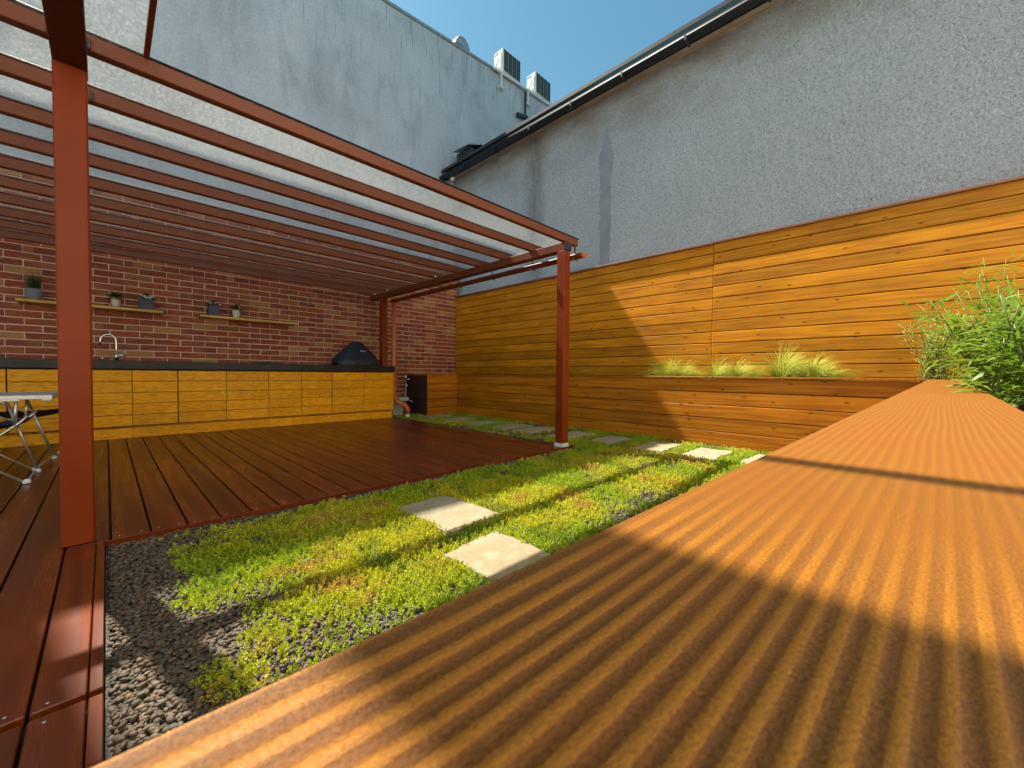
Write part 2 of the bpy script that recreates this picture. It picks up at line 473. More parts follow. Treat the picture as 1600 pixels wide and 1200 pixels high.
def leaf_mat(name, attr=None, c=(.1, .2, .03), rough=.5, trans=.35, var=.3):
    mt, nt, b, out = new_mat(name)
    if attr:
        a = N(nt, 'ShaderNodeAttribute'); a.attribute_name = attr
        cc = a.outputs['Color']
    else:
        v, rnd = objvec(nt)
        n = noise(nt, v, 9, 3, .6)
        cc = mixc(nt, 1.0, tuple(c), ramp(nt, n, [(.25, g(1 - var)), (.75, g(1 + var))]), 'MULTIPLY')
        cc = mixc(nt, 1.0, cc, ramp(nt, rnd, [(0, (.72, .78, .7)), (.5, (1, 1, 1)), (1, (1.35, 1.2, .9))]), 'MULTIPLY')
    nt.links.new(cc, b.inputs['Base Color'])
    b.inputs['Roughness'].default_value = rough
    b.inputs['Specular IOR Level'].default_value = .35
    t = N(nt, 'ShaderNodeBsdfTranslucent'); nt.links.new(cc, t.inputs[0])
    mx = N(nt, 'ShaderNodeMixShader'); mx.inputs[0].default_value = trans
    nt.links.new(b.outputs[0], mx.inputs[1]); nt.links.new(t.outputs[0], mx.inputs[2])
    nt.links.new(mx.outputs[0], out.inputs['Surface'])
    return mt
M['sedum'] = leaf_mat('sedum_leaf', 'tint', rough=.45, trans=.30)
M['bamboo'] = leaf_mat('bamboo_leaf', c=(.15, .24, .026), rough=.42, trans=.40, var=.2)
M['stem'] = leaf_mat('bamboo_stem', c=(.16, .19, .05), trans=0.0)
M['shrub'] = leaf_mat('shrub_leaf', 'tint', rough=.5, trans=.3)
M['tuft'] = leaf_mat('feather_grass', 'tint', rough=.5, trans=.35)
M['green'] = leaf_mat('green_leaf', c=(.045, .095, .018), trans=.25)
M['green_red'] = leaf_mat('dark_leaf', c=(.040, .055, .018), trans=.2)
mt, nt, b, out = new_mat('pebble'); M['pebble'] = mt
a = N(nt, 'ShaderNodeAttribute'); a.attribute_name = 'tint'
tc = N(nt, 'ShaderNodeTexCoord')
n = noise(nt, tc.outputs['Object'], 260, 3, .6)
nt.links.new(mixc(nt, 1.0, a.outputs['Color'], ramp(nt, n, [(.3, g(.75)), (.7, g(1.2))]), 'MULTIPLY'), b.inputs['Base Color'])
b.inputs['Roughness'].default_value = .75
mt, nt, b, out = new_mat('gravel_bed'); M['gravelbed'] = mt
tc = N(nt, 'ShaderNodeTexCoord')
vo = N(nt, 'ShaderNodeTexVoronoi'); vo.inputs['Scale'].default_value = 85
nt.links.new(tc.outputs['Object'], vo.inputs['Vector'])
sc_ = N(nt, 'ShaderNodeSeparateColor'); nt.links.new(vo.outputs['Color'], sc_.inputs[0])
c = ramp(nt, sc_.outputs[0], [(0, (.07, .06, .05)), (.5, (.14, .115, .09)), (1, (.24, .20, .16))])
c = mixc(nt, 1.0, c, ramp(nt, vo.outputs['Distance'], [(.2, g(1)), (.75, g(.35))]), 'MULTIPLY')
nt.links.new(c, b.inputs['Base Color']); b.inputs['Roughness'].default_value = .9
bump(nt, b, math_(nt, 'SUBTRACT', 1.0, vo.outputs['Distance']), 1.0, .012)
mt, nt, b, out = new_mat('ground_earth'); M['earth'] = mt
v, _ = objvec(nt, False)
nt.links.new(ramp(nt, noise(nt, v, 2.0, 6, .6), [(.3, (.22, .20, .17)), (.7, (.32, .30, .26))]), b.inputs['Base Color'])
b.inputs['Roughness'].default_value = .95

# ------------------------------------------------------------------ setting: ground and gravel bed
o = MB().box(-150, 150, -150, 150, -.4, -.06).build('ground', M['earth']); tag(o, kind='structure')
o = MB().box(-.012, 5.16, .02, 2.715, -.055, 0.0).box(3.805, 5.16, 2.716, 6.70, -.055, 0.0).box(3.74, 4.42, 6.701, 7.49, -.055, 0.0).build('gravel_bed', M['gravelbed']); tag(o, kind='structure')

# unseen pale wall added behind the camera to bounce sunlight into the shade
o = MB().box(-9, 5.6, -3.2, -2.9, -.05, 8.5).build('bounce_wall', plain('pale_bounce_plaster', (.80, .77, .70), .9, var=.05)); tag(o, kind='structure')
# ------------------------------------------------------------------ tall neighbouring building behind the brick wall
YW = 7.90
def top_z(x): return 8.545 + (x - 4.0) * .088
tb = empty('tall_building', (4, YW, 0), label='tall grey plastered building rising behind the brick wall', cat='building')
me = MB()
prof = [(-14, 0), (14, 0), (14, top_z(14)), (3.5, top_z(3.5)), (3.3, 8.60), (-14, 8.60)]
vs = [(x, 0, z) for x, z in prof] + [(x, 8, z) for x, z in prof]
k = len(prof)
me.add(vs, [tuple(range(k))] + [tuple(reversed(range(k, 2 * k)))] + [((i + 1) % k, i, i + k, (i + 1) % k + k) for i in range(k)])
link('wall', me.mesh('wall'), M['plaster'], tb, loc=(-4, 0, 0))
MB().box(-14, -1.31, .0, .30, 8.602, 11.2).build('parapet', M['plaster'], tb, loc=(-4, 0, 0))
cp = MB()
for x0, x1 in ((3.5, 5.0), (5.003, 7.0), (7.003, 9.0), (9.003, 11.0), (11.003, 14.0)):
    z0, z1 = (top_z(max(x0, 3.5)), top_z(x1))
    a = [(x0, -.045, z0 + .004), (x1, -.045, z1 + .004), (x1, .30, z1 + .004), (x0, .30, z0 + .004)]
    cp.add(a + [(p[0], p[1], p[2] + .05) for p in a], [(3, 2, 1, 0), (4, 5, 6, 7), (0, 1, 5, 4), (1, 2, 6, 5), (2, 3, 7, 6), (3, 0, 4, 7)])
cp.build('coping', M['zinc'], tb, loc=(-4, 0, 0))

# roof vent cowl
vt = empty('roof_vent', (6.3, YW + .1, 8.80), label='rounded metal vent cowl on the roof edge left of the air conditioners', cat='vent')
MB().cbox(-.22, .38, -.02, .45, -.05, .14, .01).build('vent_base', M['dark_metal'], vt)
hv = []; hf = []; nseg = 14
for i, y in enumerate((.02, .06, .32, .36)):
    s = (.92, 1.0, 1.0, .92)[i]
    for j in range(nseg + 1):
        t = math.pi * j / nseg
        hv.append((.02 - .23 * s * math.cos(t), y, .14 + .30 * s * math.sin(t)))
w_ = nseg + 1
for i in range(3):
    for j in range(nseg):
        hf.append((i * w_ + j, i * w_ + j + 1, (i + 1) * w_ + j + 1, (i + 1) * w_ + j))
hf += [tuple(range(w_)), tuple(reversed(range(3 * w_, 4 * w_)))]
MB().add(hv, hf).build('vent_cowl', M['zinc'], vt)

# bracket rail and air conditioners on the roof edge
rail = empty('bracket_rail', (7.17, YW - .06, 8.845), label='pale steel rail on the wall top carrying the two air conditioners', cat='bracket')
sl = math.atan2(.155, 2.44)
ro = MB().cbox(0, 2.48, -.05, 0, -.055, 0, .004).build('rail', M['white_plastic'], rail); ro.rotation_euler = (0, -sl, 0)
for i, x in enumerate((.25, 1.30, 2.30)):
    MB().cbox(x, x + .05, -.045, -.005, -.38 + x * .06, -.058 + x * .06, .004).cbox(x - .05, x + .1, -.05, .058, -.42 + x * .06, -.382 + x * .06, .004).build('hanger', M['white_plastic'], rail)
    MB().cbox(x, x + .05, .002, .56, -.05 + x * .063, .0 + x * .063, .004).build('cross_bar', M['white_plastic'], rail)

def make_ac(name, label):
    t = empty(name, label=label, cat='air conditioner', group='air conditioners on the roof edge')
    W, D, H = .70, .36, .62
    MB().cbox(0, W, 0, D, 0, H, .02).build('casing', M['white_plastic'], t)
    MB().box(.045, W - .02, -.006, .003, .03, H - .03).build('grille_panel', M['grille'], t)
    gb = MB()
    for i in range(1, 4): gb.box(.045 + i * .159 - .005, .045 + i * .159 + .005, -.018, -.006, .03, H - .03)
    for i in range(0, 10): gb.box(.046, W - .021, -.016, -.0065, .05 + i * .058 - .003, .05 + i * .058 + .003)
    gb.build('grille', M['grille_bar'], t)
    MB().cbox(-.012, .004, .05, .31, .10, H - .12, .006).build('side_cover', M['white_plastic'], t)
    MB().cbox(-.016, .004, .20, .33, H - .10, H - .05, .004).build('handle', M['grille_bar'], t)
    MB().tube([(-.02, .12, .30), (-.06, .10, .34), (-.07, .14, .27), (-.06, .18, .16), (-.05, .16, .04), (-.05, .10, -.02)], .016, 8).tube([(-.02, .16, .22), (-.07, .20, .24), (-.08, .22, .12), (-.05, .2, .0)], .012, 8).build('pipe', M['white_plastic'], t)
    for x in (.08, W - .14):
        MB().cbox(x, x + .06, .03, D - .03, -.05, -.001, .004).build('foot', M['dark_metal'], t)
    return t
def copy_tree(o, parent=None):
    c = o.copy(); col.objects.link(c)
    if parent is not None: c.parent = parent
    for ch in list(o.children): copy_tree(ch, c)
    return c
ac = make_ac('air_conditioner', 'left white air conditioner on the roof edge beside the vent cowl')
ac.location = (7.57, YW + .0, 9.01)
ac2 = copy_tree(ac); ac2['label'] = 'right white air conditioner on the roof edge beside the black gutter'
ac2.location = (8.90, YW + .0, 9.105)

pl = empty('vent_pipe', (8.40, YW - .07, 7.0), label='thin black pipe down the grey wall below the air conditioners', cat='pipe')
MB().tube([(0, 0, -.6), (0, 0, 1.82)], .028, 10).build('pipe', M['dark_metal'], pl)
MB().cbox(-.36, .08, -.05, .035, 1.05, 1.15, .01).build('bracket', M['dark_metal'], pl, rot=(0, R(-12), 0), loc=(.22, -.02, .02))

# ------------------------------------------------------------------ rendered house on the right
XH = 5.95
hs = empty('rendered_house', (XH, 2, 0), label='grey roughcast house wall rising above the timber fence on the right', cat='house')
MB().box(0, 8, -12, 5.895, 0, 5.53).build('wall', M['roughcast'], hs, loc=(0, 0, 0))
bpy.data.objects['wall.001'].name = 'wall.001'
wall_o = [c for c in hs.children if c.name.startswith('wall')][0]
# keep material coordinates equal to world metres
wall_o.location = (0, -2, 0)
for vtx in wall_o.data.vertices: vtx.co.y += 2.0
# soffit with a little fascia, gutter, roof
MB().cbox(-.29, .0, -10, 5.89, 5.531, 5.57, .004).build('soffit', M['soffit'], hs)
MB().box(-.016, -.003, -10, 5.89, 5.49, 5.528).build('soffit_trim', M['soffit'], hs)
rf = MB()
a = [(-.38, -10, 5.56), (-.38, 5.88, 5.56), (5.5, 5.88, 8.1), (5.5, -10, 8.1)]
rf.add(a + [(p[0], p[1], p[2] + .06) for p in a], [(0, 1, 2, 3), (7, 6, 5, 4), (0, 4, 5, 1), (1, 5, 6, 2), (2, 6, 7, 3), (3, 7, 4, 0)])
rf.build('roof', M['dark_metal'], hs)
MB().box(-.272, -.258, -10, 5.87, 5.40, 5.529).build('fascia', M['black_pvc'], hs)
gv = []; gf = []; ns = 9
for y in (-10, 5.90):
    for r_ in (.072, .064):
        for j in range(ns + 1):
            t = math.pi + math.pi * j / ns
            gv.append((-.348 + r_ * math.cos(t), y, 5.445 + r_ * math.sin(t)))
q = ns + 1
for j in range(ns):
    gf.append((j + 1, j, 2 * q + j, 2 * q + j + 1))
    gf.append((q + j, q + j + 1, 3 * q + j + 1, 3 * q + j))
    gf.append((j, j + 1, q + j + 1, q + j)); gf.append((2 * q + j + 1, 2 * q + j, 3 * q + j, 3 * q + j + 1))
for j in (0, ns): gf.append((j, q + j, 3 * q + j, 2 * q + j))
go = MB().add(gv, gf, True)
go.box(-.425, -.405, -10, 5.90, 5.441, 5.457)
go_o = go.build('gutter', M['black_pvc'], hs)
for y in np.arange(-3.6, 5.9, .95):
    MB().cbox(-.432, -.27, y, y + .03, 5.363, 5.371, .002).cbox(-.432, -.424, y, y + .03, 5.372, 5.46, .002).build('gutter_bracket', M['dark_metal'], hs)
MB().tube([(-.35, 5.80, 5.385), (-.35, 5.80, 5.32), (-.30, 5.80, 5.25), (-.10, 5.80, 5.16)], .04, 10).build('gutter_outlet', M['black_pvc'], hs)
# flue / lamp fitting by the gutter end
MB().lathe([(.0, -.06), (.05, -.05), (.055, .02), (.03, .05)], -.24, 5.62, 12).build('outlet_cap', M['white_plastic'], hs, loc=(0, 0, 5.40))
# verge box (small dark boxed dormer end above the gutter)
vb = empty('roof_box', (5.86, 7.42, 5.68), label='small dark boxed vent with a pale sheet roof above the gutter end', cat='vent')
MB().cbox(-.02, .55, -.28, .22, -.05, .32, .01).build('box_body', M['dark_metal'], vb)
MB().box(.03, .30, -.288, -.2802, .02, .24).build('opening', M['grille'], vb)
MB().add([(-.12, -.34, .30), (.22, -.36, .42), (.22, .26, .46), (-.12, .24, .34), (-.12, -.34, .325), (.22, -.36, .445), (.22, .26, .485), (-.12, .24, .365)], [(3, 2, 1, 0), (4, 5, 6, 7), (0, 1, 5, 4), (1, 2, 6, 5), (2, 3, 7, 6), (3, 0, 4, 7)]).build('sheet', M['zinc'], vb)
MB().add([(.225, -.36, .43), (.62, -.34, .26), (.62, .26, .30), (.225, .26, .47), (.225, -.36, .455), (.62, -.34, .285), (.62, .26, .325), (.225, .26, .495)], [(3, 2, 1, 0), (4, 5, 6, 7), (0, 1, 5, 4), (1, 2, 6, 5), (2, 3, 7, 6), (3, 0, 4, 7)]).build('sheet', M['dark_metal'], vb)
# plaster repair strip on the wall (own outline, a few mm thick)
zs = [2.55, 2.9, 3.2, 3.5, 3.8, 4.0, 4.2, 4.4, 4.52, 4.62, 4.72, 4.82, 4.92, 5.02]
Lx = [3.78, 3.775, 3.765, 3.77, 3.775, 3.76, 3.775, 3.785, 3.80, 3.775, 3.74, 3.715, 3.69, 3.672]
Rx = [3.575, 3.58, 3.57, 3.575, 3.57, 3.575, 3.56, 3.53, 3.525, 3.555, 3.59, 3.615, 3.64, 3.668]
pv = []; pf = []; idx = 0
zz = []; l2 = []; rr2 = []
for i in range(len(zs) - 1):
    for t in (0, .25, .5, .75):
        zz.append(zs[i] + (zs[i + 1] - zs[i]) * t)
        l2.append(Lx[i] + (Lx[i + 1] - Lx[i]) * t + random.uniform(-.012, .012)); rr2.append(Rx[i] + (Rx[i + 1] - Rx[i]) * t + random.uniform(-.012, .012))
for z, l, r_ in zip(zz, l2, rr2): pv += [(-.006, l, z), (-.006, r_, z), (.02, l + .01, z), (.02, r_ - .01, z)]
for i in range(len(zz) - 1):
    a = i * 4; c_ = a + 4
    pf += [(a, a + 1, c_ + 1, c_), (a + 2, a, c_, c_ + 2), (a + 1, a + 3, c_ + 3, c_ + 1)]
MB().add(pv, pf).build('plaster_patch', M['patch'], hs, loc=(0, -2, 0))

# ------------------------------------------------------------------ brick wall
YB = 7.50
bw = empty('brick_wall', (2, YB, 0), label='red brick garden wall behind the outdoor kitchen', cat='wall')
MB().box(-4.6, 3.765, .009, .26, 0, 3.33).build('mortar', M['mortar'], bw)
MB().cbox(-4.6, 3.76, -.05, .30, 3.334, 3.358, .004).build('wall_flashing', M['zinc'], bw)
BL, BH = .288, .0865
bmesh_v = []
for i in range(5):
    mb = MB().cbox(-.139, .139, 0, .02, -.0375, .0375, .004)
    rr_ = random.Random(i)
    mb.v = [(x + rr_.uniform(-.002, .002), y + (rr_.uniform(-.0015, .0015)), z + rr_.uniform(-.0015, .0015)) for x, y, z in mb.v]
    bmesh_v.append(mb.mesh('brick'))
    bmesh_v[-1].materials.append(M['brick'])
bricks = []
nrow = 38
for r_ in range(nrow):
    z = .046 + r_ * BH
    off = 0.0 if r_ % 2 else BL / 2
    for i in range(-9, 22):
        x = .61 + .004 + off + i * BL + BL / 2 - BL * 0
        if x - .139 > 5.76 or x < -2.6: continue
        bricks.append((x, z))
def vis_score(x, z):
    d = math.hypot(x, YB)
    sc_b = 1.0 / d ** 2
    if not (.95 < z < 2.28) or x < -1.0: sc_b *= .02
    if z < .95 and x > 3.75: sc_b = .6 / d ** 2
    if x < -1.0: sc_b *= .01
    return sc_b
bricks.sort(key=lambda p: -vis_score(*p))
rest = MB()
for i, (x, z) in enumerate(bricks):
    dx = random.uniform(-.002, .002); dyy = random.uniform(-.0015, .0015)
    right_cut = x + .139 > 5.765
    if i < 300 and not right_cut:
        link('brick', bmesh_v[i % 5], None, bw, loc=(x - 2 + dx, dyy, z))
    else:
        x1 = min(x + .139, 5.764)
        rest.box(x - .139 - 2, x1 - 2, dyy, .0185, z - .0375, z + .0375)
ro = rest.build('brick_courses', None, bw)
ro.data.materials.append(M['brick'])
# joined bricks get their own tone from a material that varies per cell
mt, nt, b, out = new_mat('red_brick_courses')
v, _ = objvec(nt, False)
gx = N(nt, 'ShaderNodeVectorMath', operation='MULTIPLY'); nt.links.new(v, gx.inputs[0]); gx.inputs[1].default_value = (3.47, 0, 11.56)
fl = N(nt, 'ShaderNodeVectorMath', operation='FLOOR'); nt.links.new(gx.outputs[0], fl.inputs[0])
wn_ = N(nt, 'ShaderNodeTexWhiteNoise', noise_dimensions='3D'); nt.links.new(fl.outputs[0], wn_.inputs['Vector'])
c = ramp(nt, wn_.outputs['Value'], [(0, (.19, .036, .014)), (.3, (.29, .058, .018)), (.55, (.22, .042, .022)), (.8, (.33, .082, .024)), (.95, (.36, .16, .050))])
nt.links.new(c, b.inputs['Base Color']); b.inputs['Roughness'].default_value = .8
ro.data.materials.clear(); ro.data.materials.append(mt)
tag(ro, kind='stuff')

# ------------------------------------------------------------------ deck
dk = empty('wooden_deck', (0, 2.72, 0), label='dark oiled hardwood deck under the pergola', cat='deck')
DZ = .030
MB().box(-2.6, 3.79, .03, 3.98, -.055, -.003).box(-2.6, -.03, -2.62, .029, -.055, -.003).build('deck_joists', M['backing'], dk)
LD = 6.73 - 2.725
dm = board_mesh('deck_board', LD, .1375, .026, .003); dm.materials.append(M['deck'])
k = -17
xs = []
while True:
    x0 = .006 + .147 * k
    if x0 + .14 > 3.80: break
    xs.append(x0); k += 1
for x0 in xs:
    if x0 > -.02:
        link('deck_board', dm, None, dk, loc=(x0 + .0735, .005, DZ + random.uniform(-.0008, .0008)), rot=(0, 0, R(90)))
lm_a = board_mesh('deck_board', 6.73 - 1.466, .1375, .026, .003); lm_a.materials.append(M['deck'])
lm_b = board_mesh('deck_board', 1.438 - .10, .1375, .026, .003); lm_b.materials.append(M['deck'])
for x0 in xs:
    if x0 < -.16:
        link('deck_board', lm_a, None, dk, loc=(x0 + .0735, 1.466 - 2.72, DZ), rot=(0, 0, R(90)))
        link('deck_board', lm_b, None, dk, loc=(x0 + .0735, .10 - 2.72, DZ), rot=(0, 0, R(90)))
# board beside the gravel, cut narrower, with its edge strip
nar_a = board_mesh('deck_board', 2.716 - 1.466, .094, .026, .003); nar_a.materials.append(M['deck'])
nar_b = board_mesh('deck_board', 1.338, .094, .026, .003); nar_b.materials.append(M['deck'])
nar_c = board_mesh('deck_board', LD, .1375, .026, .003); nar_c.materials.append(M['deck'])
link('deck_board', nar_c, None, dk, loc=(-.141 + .0735, .005, DZ), rot=(0, 0, R(90)))
link('deck_board', nar_a, None, dk, loc=(-.0915, 1.466 - 2.72, DZ), rot=(0, 0, R(90)))
link('deck_board', nar_b, None, dk, loc=(-.0915, .10 - 2.72, DZ), rot=(0, 0, R(90)))
st_a = board_mesh('edge_strip', 2.716 - 1.466, .026, .06, .002); st_a.materials.append(M['deck'])
st_b = board_mesh('edge_strip', 1.338, .026, .06, .002); st_b.materials.append(M['deck'])
link('edge_strip', st_a, None, dk, loc=(-.028, 1.466 - 2.72, DZ), rot=(0, 0, R(90)))
link('edge_strip', st_b, None, dk, loc=(-.028, .10 - 2.72, DZ), rot=(0, 0, R(90)))
MB().cbox(-.012, 3.80, -.0035, .0025, -.03, DZ + .0005, .001).build('front_trim', M['deck'], dk)
sm = MB().lathe([(.0045, 0), (.0045, .0012), (.002, .0016)], 0, 0, 8, cap_top=True).mesh('screw'); sm.materials.append(M['chrome'])
for x0 in xs:
    for yy in ((1.49, 1.41) if x0 < -.1 else (2.76,)):
        for dx in (.03, .11):
            if x0 > -.9 and x0 < 1.3:
                if x0 < -.1 and x0 > -.16 and dx > .08: continue
                link('screw', sm, None, dk, loc=(x0 + dx, yy - 2.72 + random.uniform(-.006, .006), DZ + .0004))

# ------------------------------------------------------------------ timber fence
XF = 5.73
fe = empty('timber_fence', (XF, 1.9, 0), label='tall horizontal board fence in golden brown timber along the house wall', cat='fence')
FT = 2.63
MB().box(.028, .06, -4.2, 5.59, 0, 2.60).build('fence_backing', M['backing'], fe)
fa = board_mesh('fence_board', 7.49 - 1.868, .1415, .024, .006); fa.materials.append(M['fence'])
fb = board_mesh('fence_board', 1.862 + 2.2, .1415, .024, .006); fb.materials.append(M['fence'])
seams = [2.49 - .15 * i for i in range(13)]
# local X along the fence, local Y up, local Z (top at 0) towards the garden (-X)
rot_f = Matrix(((0, 0, -1), (-1, 0, 0), (0, 1, 0))).to_euler()   # x->-Y, y->Z, z->-X
ftop = board_mesh('fence_board', 7.49 - 1.868, .118, .024, .003); ftop.materials.append(M['fence'])
ftopb = board_mesh('fence_board', 1.862 + 2.2, .118, .024, .003); ftopb.materials.append(M['fence'])
for i in range(14):
    if i == 0: zc, ma, mb_ = 2.49 + .063, ftop, ftopb
    else: zc, ma, mb_ = 2.49 - .15 * (i - 1) - .075, fa, fb
    link('fence_board', ma, None, fe, loc=(random.uniform(-.001, .001), 7.49 - 1.9, zc), rot=rot_f)
    link('fence_board', mb_, None, fe, loc=(-.006 + random.uniform(-.001, .001), 1.862 - 1.9, zc + .002), rot=rot_f)
MB().cbox(-.046, .10, -4.1, -.039, 2.612, 2.640, .003).build('fence_cap', M['cap_red'], fe)
MB().cbox(-.043, .10, -.036, 5.59, 2.608, 2.636, .003).build('fence_cap', M['cap_red'], fe)

# ------------------------------------------------------------------ raised planter along the fence (with its return by the brick wall)
XP = 5.15
pr_ = empty('raised_planter', (XP, 2.0, 0), label='long dark timber raised bed along the foot of the fence', cat='planter')
pa = board_mesh('planter_board', 6.655 + .12, .151, .03, .003); pa.materials.append(M['planter'])
PZ = .815
for i in range(5):
    zc = PZ - .0795 - .159 * i
    if i == 4:
        pa = board_mesh('planter_board', 6.655 + .12, .168, .03, .003); pa.materials.append(M['planter'])
        zc = PZ - .159 * 4 - .088
    link('planter_board', pa, None, pr_, loc=(random.uniform(-.001, .001), 6.655 - 2, zc), rot=rot_f)
MB().box(.032, .05, -2.1, 4.64, 0, .80).build('planter_backing', M['backing'], pr_)
MB().cbox(-.022, .12, -2.12, 4.66, PZ + .003, PZ + .026, .003).build('planter_cap', M['planter'], pr_)
MB().box(.051, .57, -2.2, 5.49, .60, .755).build('soil', M['soil'], pr_)

pq = empty('corner_planter', (4.41, 6.66, 0), label='short dark timber bed in the corner by the brick wall', cat='planter')
pb = board_mesh('planter_board', .735, .151, .03, .003); pb.materials.append(M['planter'])
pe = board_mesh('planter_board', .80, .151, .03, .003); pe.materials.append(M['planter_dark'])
rot_fr = Matrix(((1, 0, 0), (0, 0, -1), (0, 1, 0))).to_euler()       # x->X, y->Z, z->-Y
for i in range(5):
    zc = PZ - .0795 - .159 * i
    link('planter_board', pb, None, pq, loc=(.002, 0, zc), rot=rot_fr)
    link('planter_board', pe, None, pq, loc=(0, .82, zc), rot=rot_f)
MB().cbox(-.02, .735, -.02, .10, PZ + .003, PZ + .026, .003).cbox(-.02, .10, .101, .82, PZ + .003, PZ + .026, .003).build('planter_cap', M['planter'], pq)
MB().box(.032, 1.3, .035, .82, .02, .77).build('soil', M['soil'], pq)

# ------------------------------------------------------------------ foreground planter whose cap board fills the lower right
fp = empty('foreground_planter', (0, .104, 0), rz=math.atan(-.05), label='raised bed in the foreground with a wide sunlit pine cap board', cat='planter')
CZ = .780
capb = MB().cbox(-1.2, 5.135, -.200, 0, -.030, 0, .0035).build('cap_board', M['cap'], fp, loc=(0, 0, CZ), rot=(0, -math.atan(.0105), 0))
pfm = board_mesh('planter_board', 6.25, .151, .03, .003); pfm.materials.append(M['planter'])
rot_bk = Matrix(((-1, 0, 0), (0, 0, 1), (0, 1, 0))).to_euler()        # x->-X, y->Z, z->+Y
for i in range(5):
    link('planter_board', pfm, None, fp, loc=(5.08, -.025, .735 - .0795 - .147 * i), rot=rot_bk)
MB().box(-1.15, 5.05, -.10, -.056, 0, .745).build('planter_backing', M['backing'], fp)
MB().box(-1.2, 5.5, -2.2, -.105, .30, .715).build('soil', M['soil'], fp)

# ------------------------------------------------------------------ stepping stones
def stone(cx, cy, w, d, rz, label, seed, grp):
    r_ = random.Random(seed)
    pts = []
    nx, ny = 11, 7
    def jit(a): return r_.uniform(-a, a)
    corners = [(-w / 2, -d / 2), (w / 2, -d / 2), (w / 2, d / 2), (-w / 2, d / 2)]
    corners = [(x + jit(.02), y + jit(.02)) for x, y in corners]
    for i in range(4):
        a, b_ = corners[i], corners[(i + 1) % 4]
        n = nx if i % 2 == 0 else ny
        for k_ in range(n):
            t = k_ / n
            e = .011 if 0 < k_ else .004
            pts.append((a[0] + (b_[0] - a[0]) * t + jit(e), a[1] + (b_[1] - a[1]) * t + jit(e)))
    n = len(pts)
    vs = []
    for s, z in ((.985, -.02), (1.0, .012), (.995, .030), (.965, .0365)):
        for x, y in pts: vs.append((x * s, y * s, z + (jit(.0025) if z > .02 else 0)))
    fs = [(l * n + i, l * n + (i + 1) % n, (l + 1) * n + (i + 1) % n, (l + 1) * n + i) for l in range(3) for i in range(n)]
    for s in (.72, .4):
        b0 = len(vs)
        for x, y in pts: vs.append((x * s, y * s, .0372 + jit(.0008)))
        fs += [(b0 - n + i, b0 - n + (i + 1) % n, b0 + (i + 1) % n, b0 + i) for i in range(n)]
    b0 = len(vs); vs.append((0, 0, .037))
    fs += [(b0 - n + i, b0 - n + (i + 1) % n, b0) for i in range(n)]
    o = MB().add(vs, fs).build('stepping_stone', M['stone'], loc=(cx, cy, -.010 if cx < 3 else -.003), rot=(0, 0, rz))
    return tag(o, label, 'stepping stone', grp)
gp = 'sandstone stepping stones in the sedum'
STONES = []
def st(cx, cy, w, d, rz, label, seed):
    STONES.append((cx, cy, w, d)); stone(cx, cy, w, d, rz, label, seed, gp)
st(1.43, 1.94, .375, .53, R(2), 'square sandstone slab near the deck, half in building shade', 1)
st(1.245, 1.315, .37, .37, R(3), 'square sunlit sandstone slab cut off by the foreground cap board', 2)
rowY = [6.43, 5.72, 5.04, 4.42, 3.89, 3.24, 2.64, 2.02, 1.48, .92]
words = ['stepping stone nearest the corner planter in the row beside the raised bed', 'second stepping stone from the corner planter in the row beside the raised bed', 'third stepping stone from the corner planter, left of the front right pergola post',
         'fourth stepping stone from the corner planter, left of the front right pergola post', 'stepping stone just left of the front right pergola post', 'stepping stone partly hidden behind the front right pergola post',
         'fully shaded stepping stone just right of the front right pergola post', 'stepping stone cut by the diagonal shade edge in front of the raised bed', 'fully sunlit stepping stone beside the raised bed, right of the shade edge', 'stepping stone mostly hidden by the cap board at the right end of the row']
for i, y in enumerate(rowY):
    st(4.47 + random.uniform(-.015, .015), y, .61, .335, R(random.uniform(-3, 5)), words[i], 20 + i)

# ------------------------------------------------------------------ gravel and sedum (uncountable: stuff)
def vnoise(x, y, sc, seed):
    r_ = np.random.default_rng(seed)
    G = r_.random((64, 64))
    u = x * sc + 17.3; w = y * sc + 9.1
    i = np.floor(u).astype(int); j = np.floor(w).astype(int)
    a = u - i; b_ = w - j
    a = a * a * (3 - 2 * a); b_ = b_ * b_ * (3 - 2 * b_)
    i %= 64; j %= 64; i1 = (i + 1) % 64; j1 = (j + 1) % 64
    return (G[i, j] * (1 - a) + G[i1, j] * a) * (1 - b_) + (G[i, j1] * (1 - a) + G[i1, j1] * a) * b_
def fbm(x, y, sc, seed): return (vnoise(x, y, sc, seed) * .55 + vnoise(x, y, sc * 2.1, seed + 1) * .28 + vnoise(x, y, sc * 4.3, seed + 2) * .17)

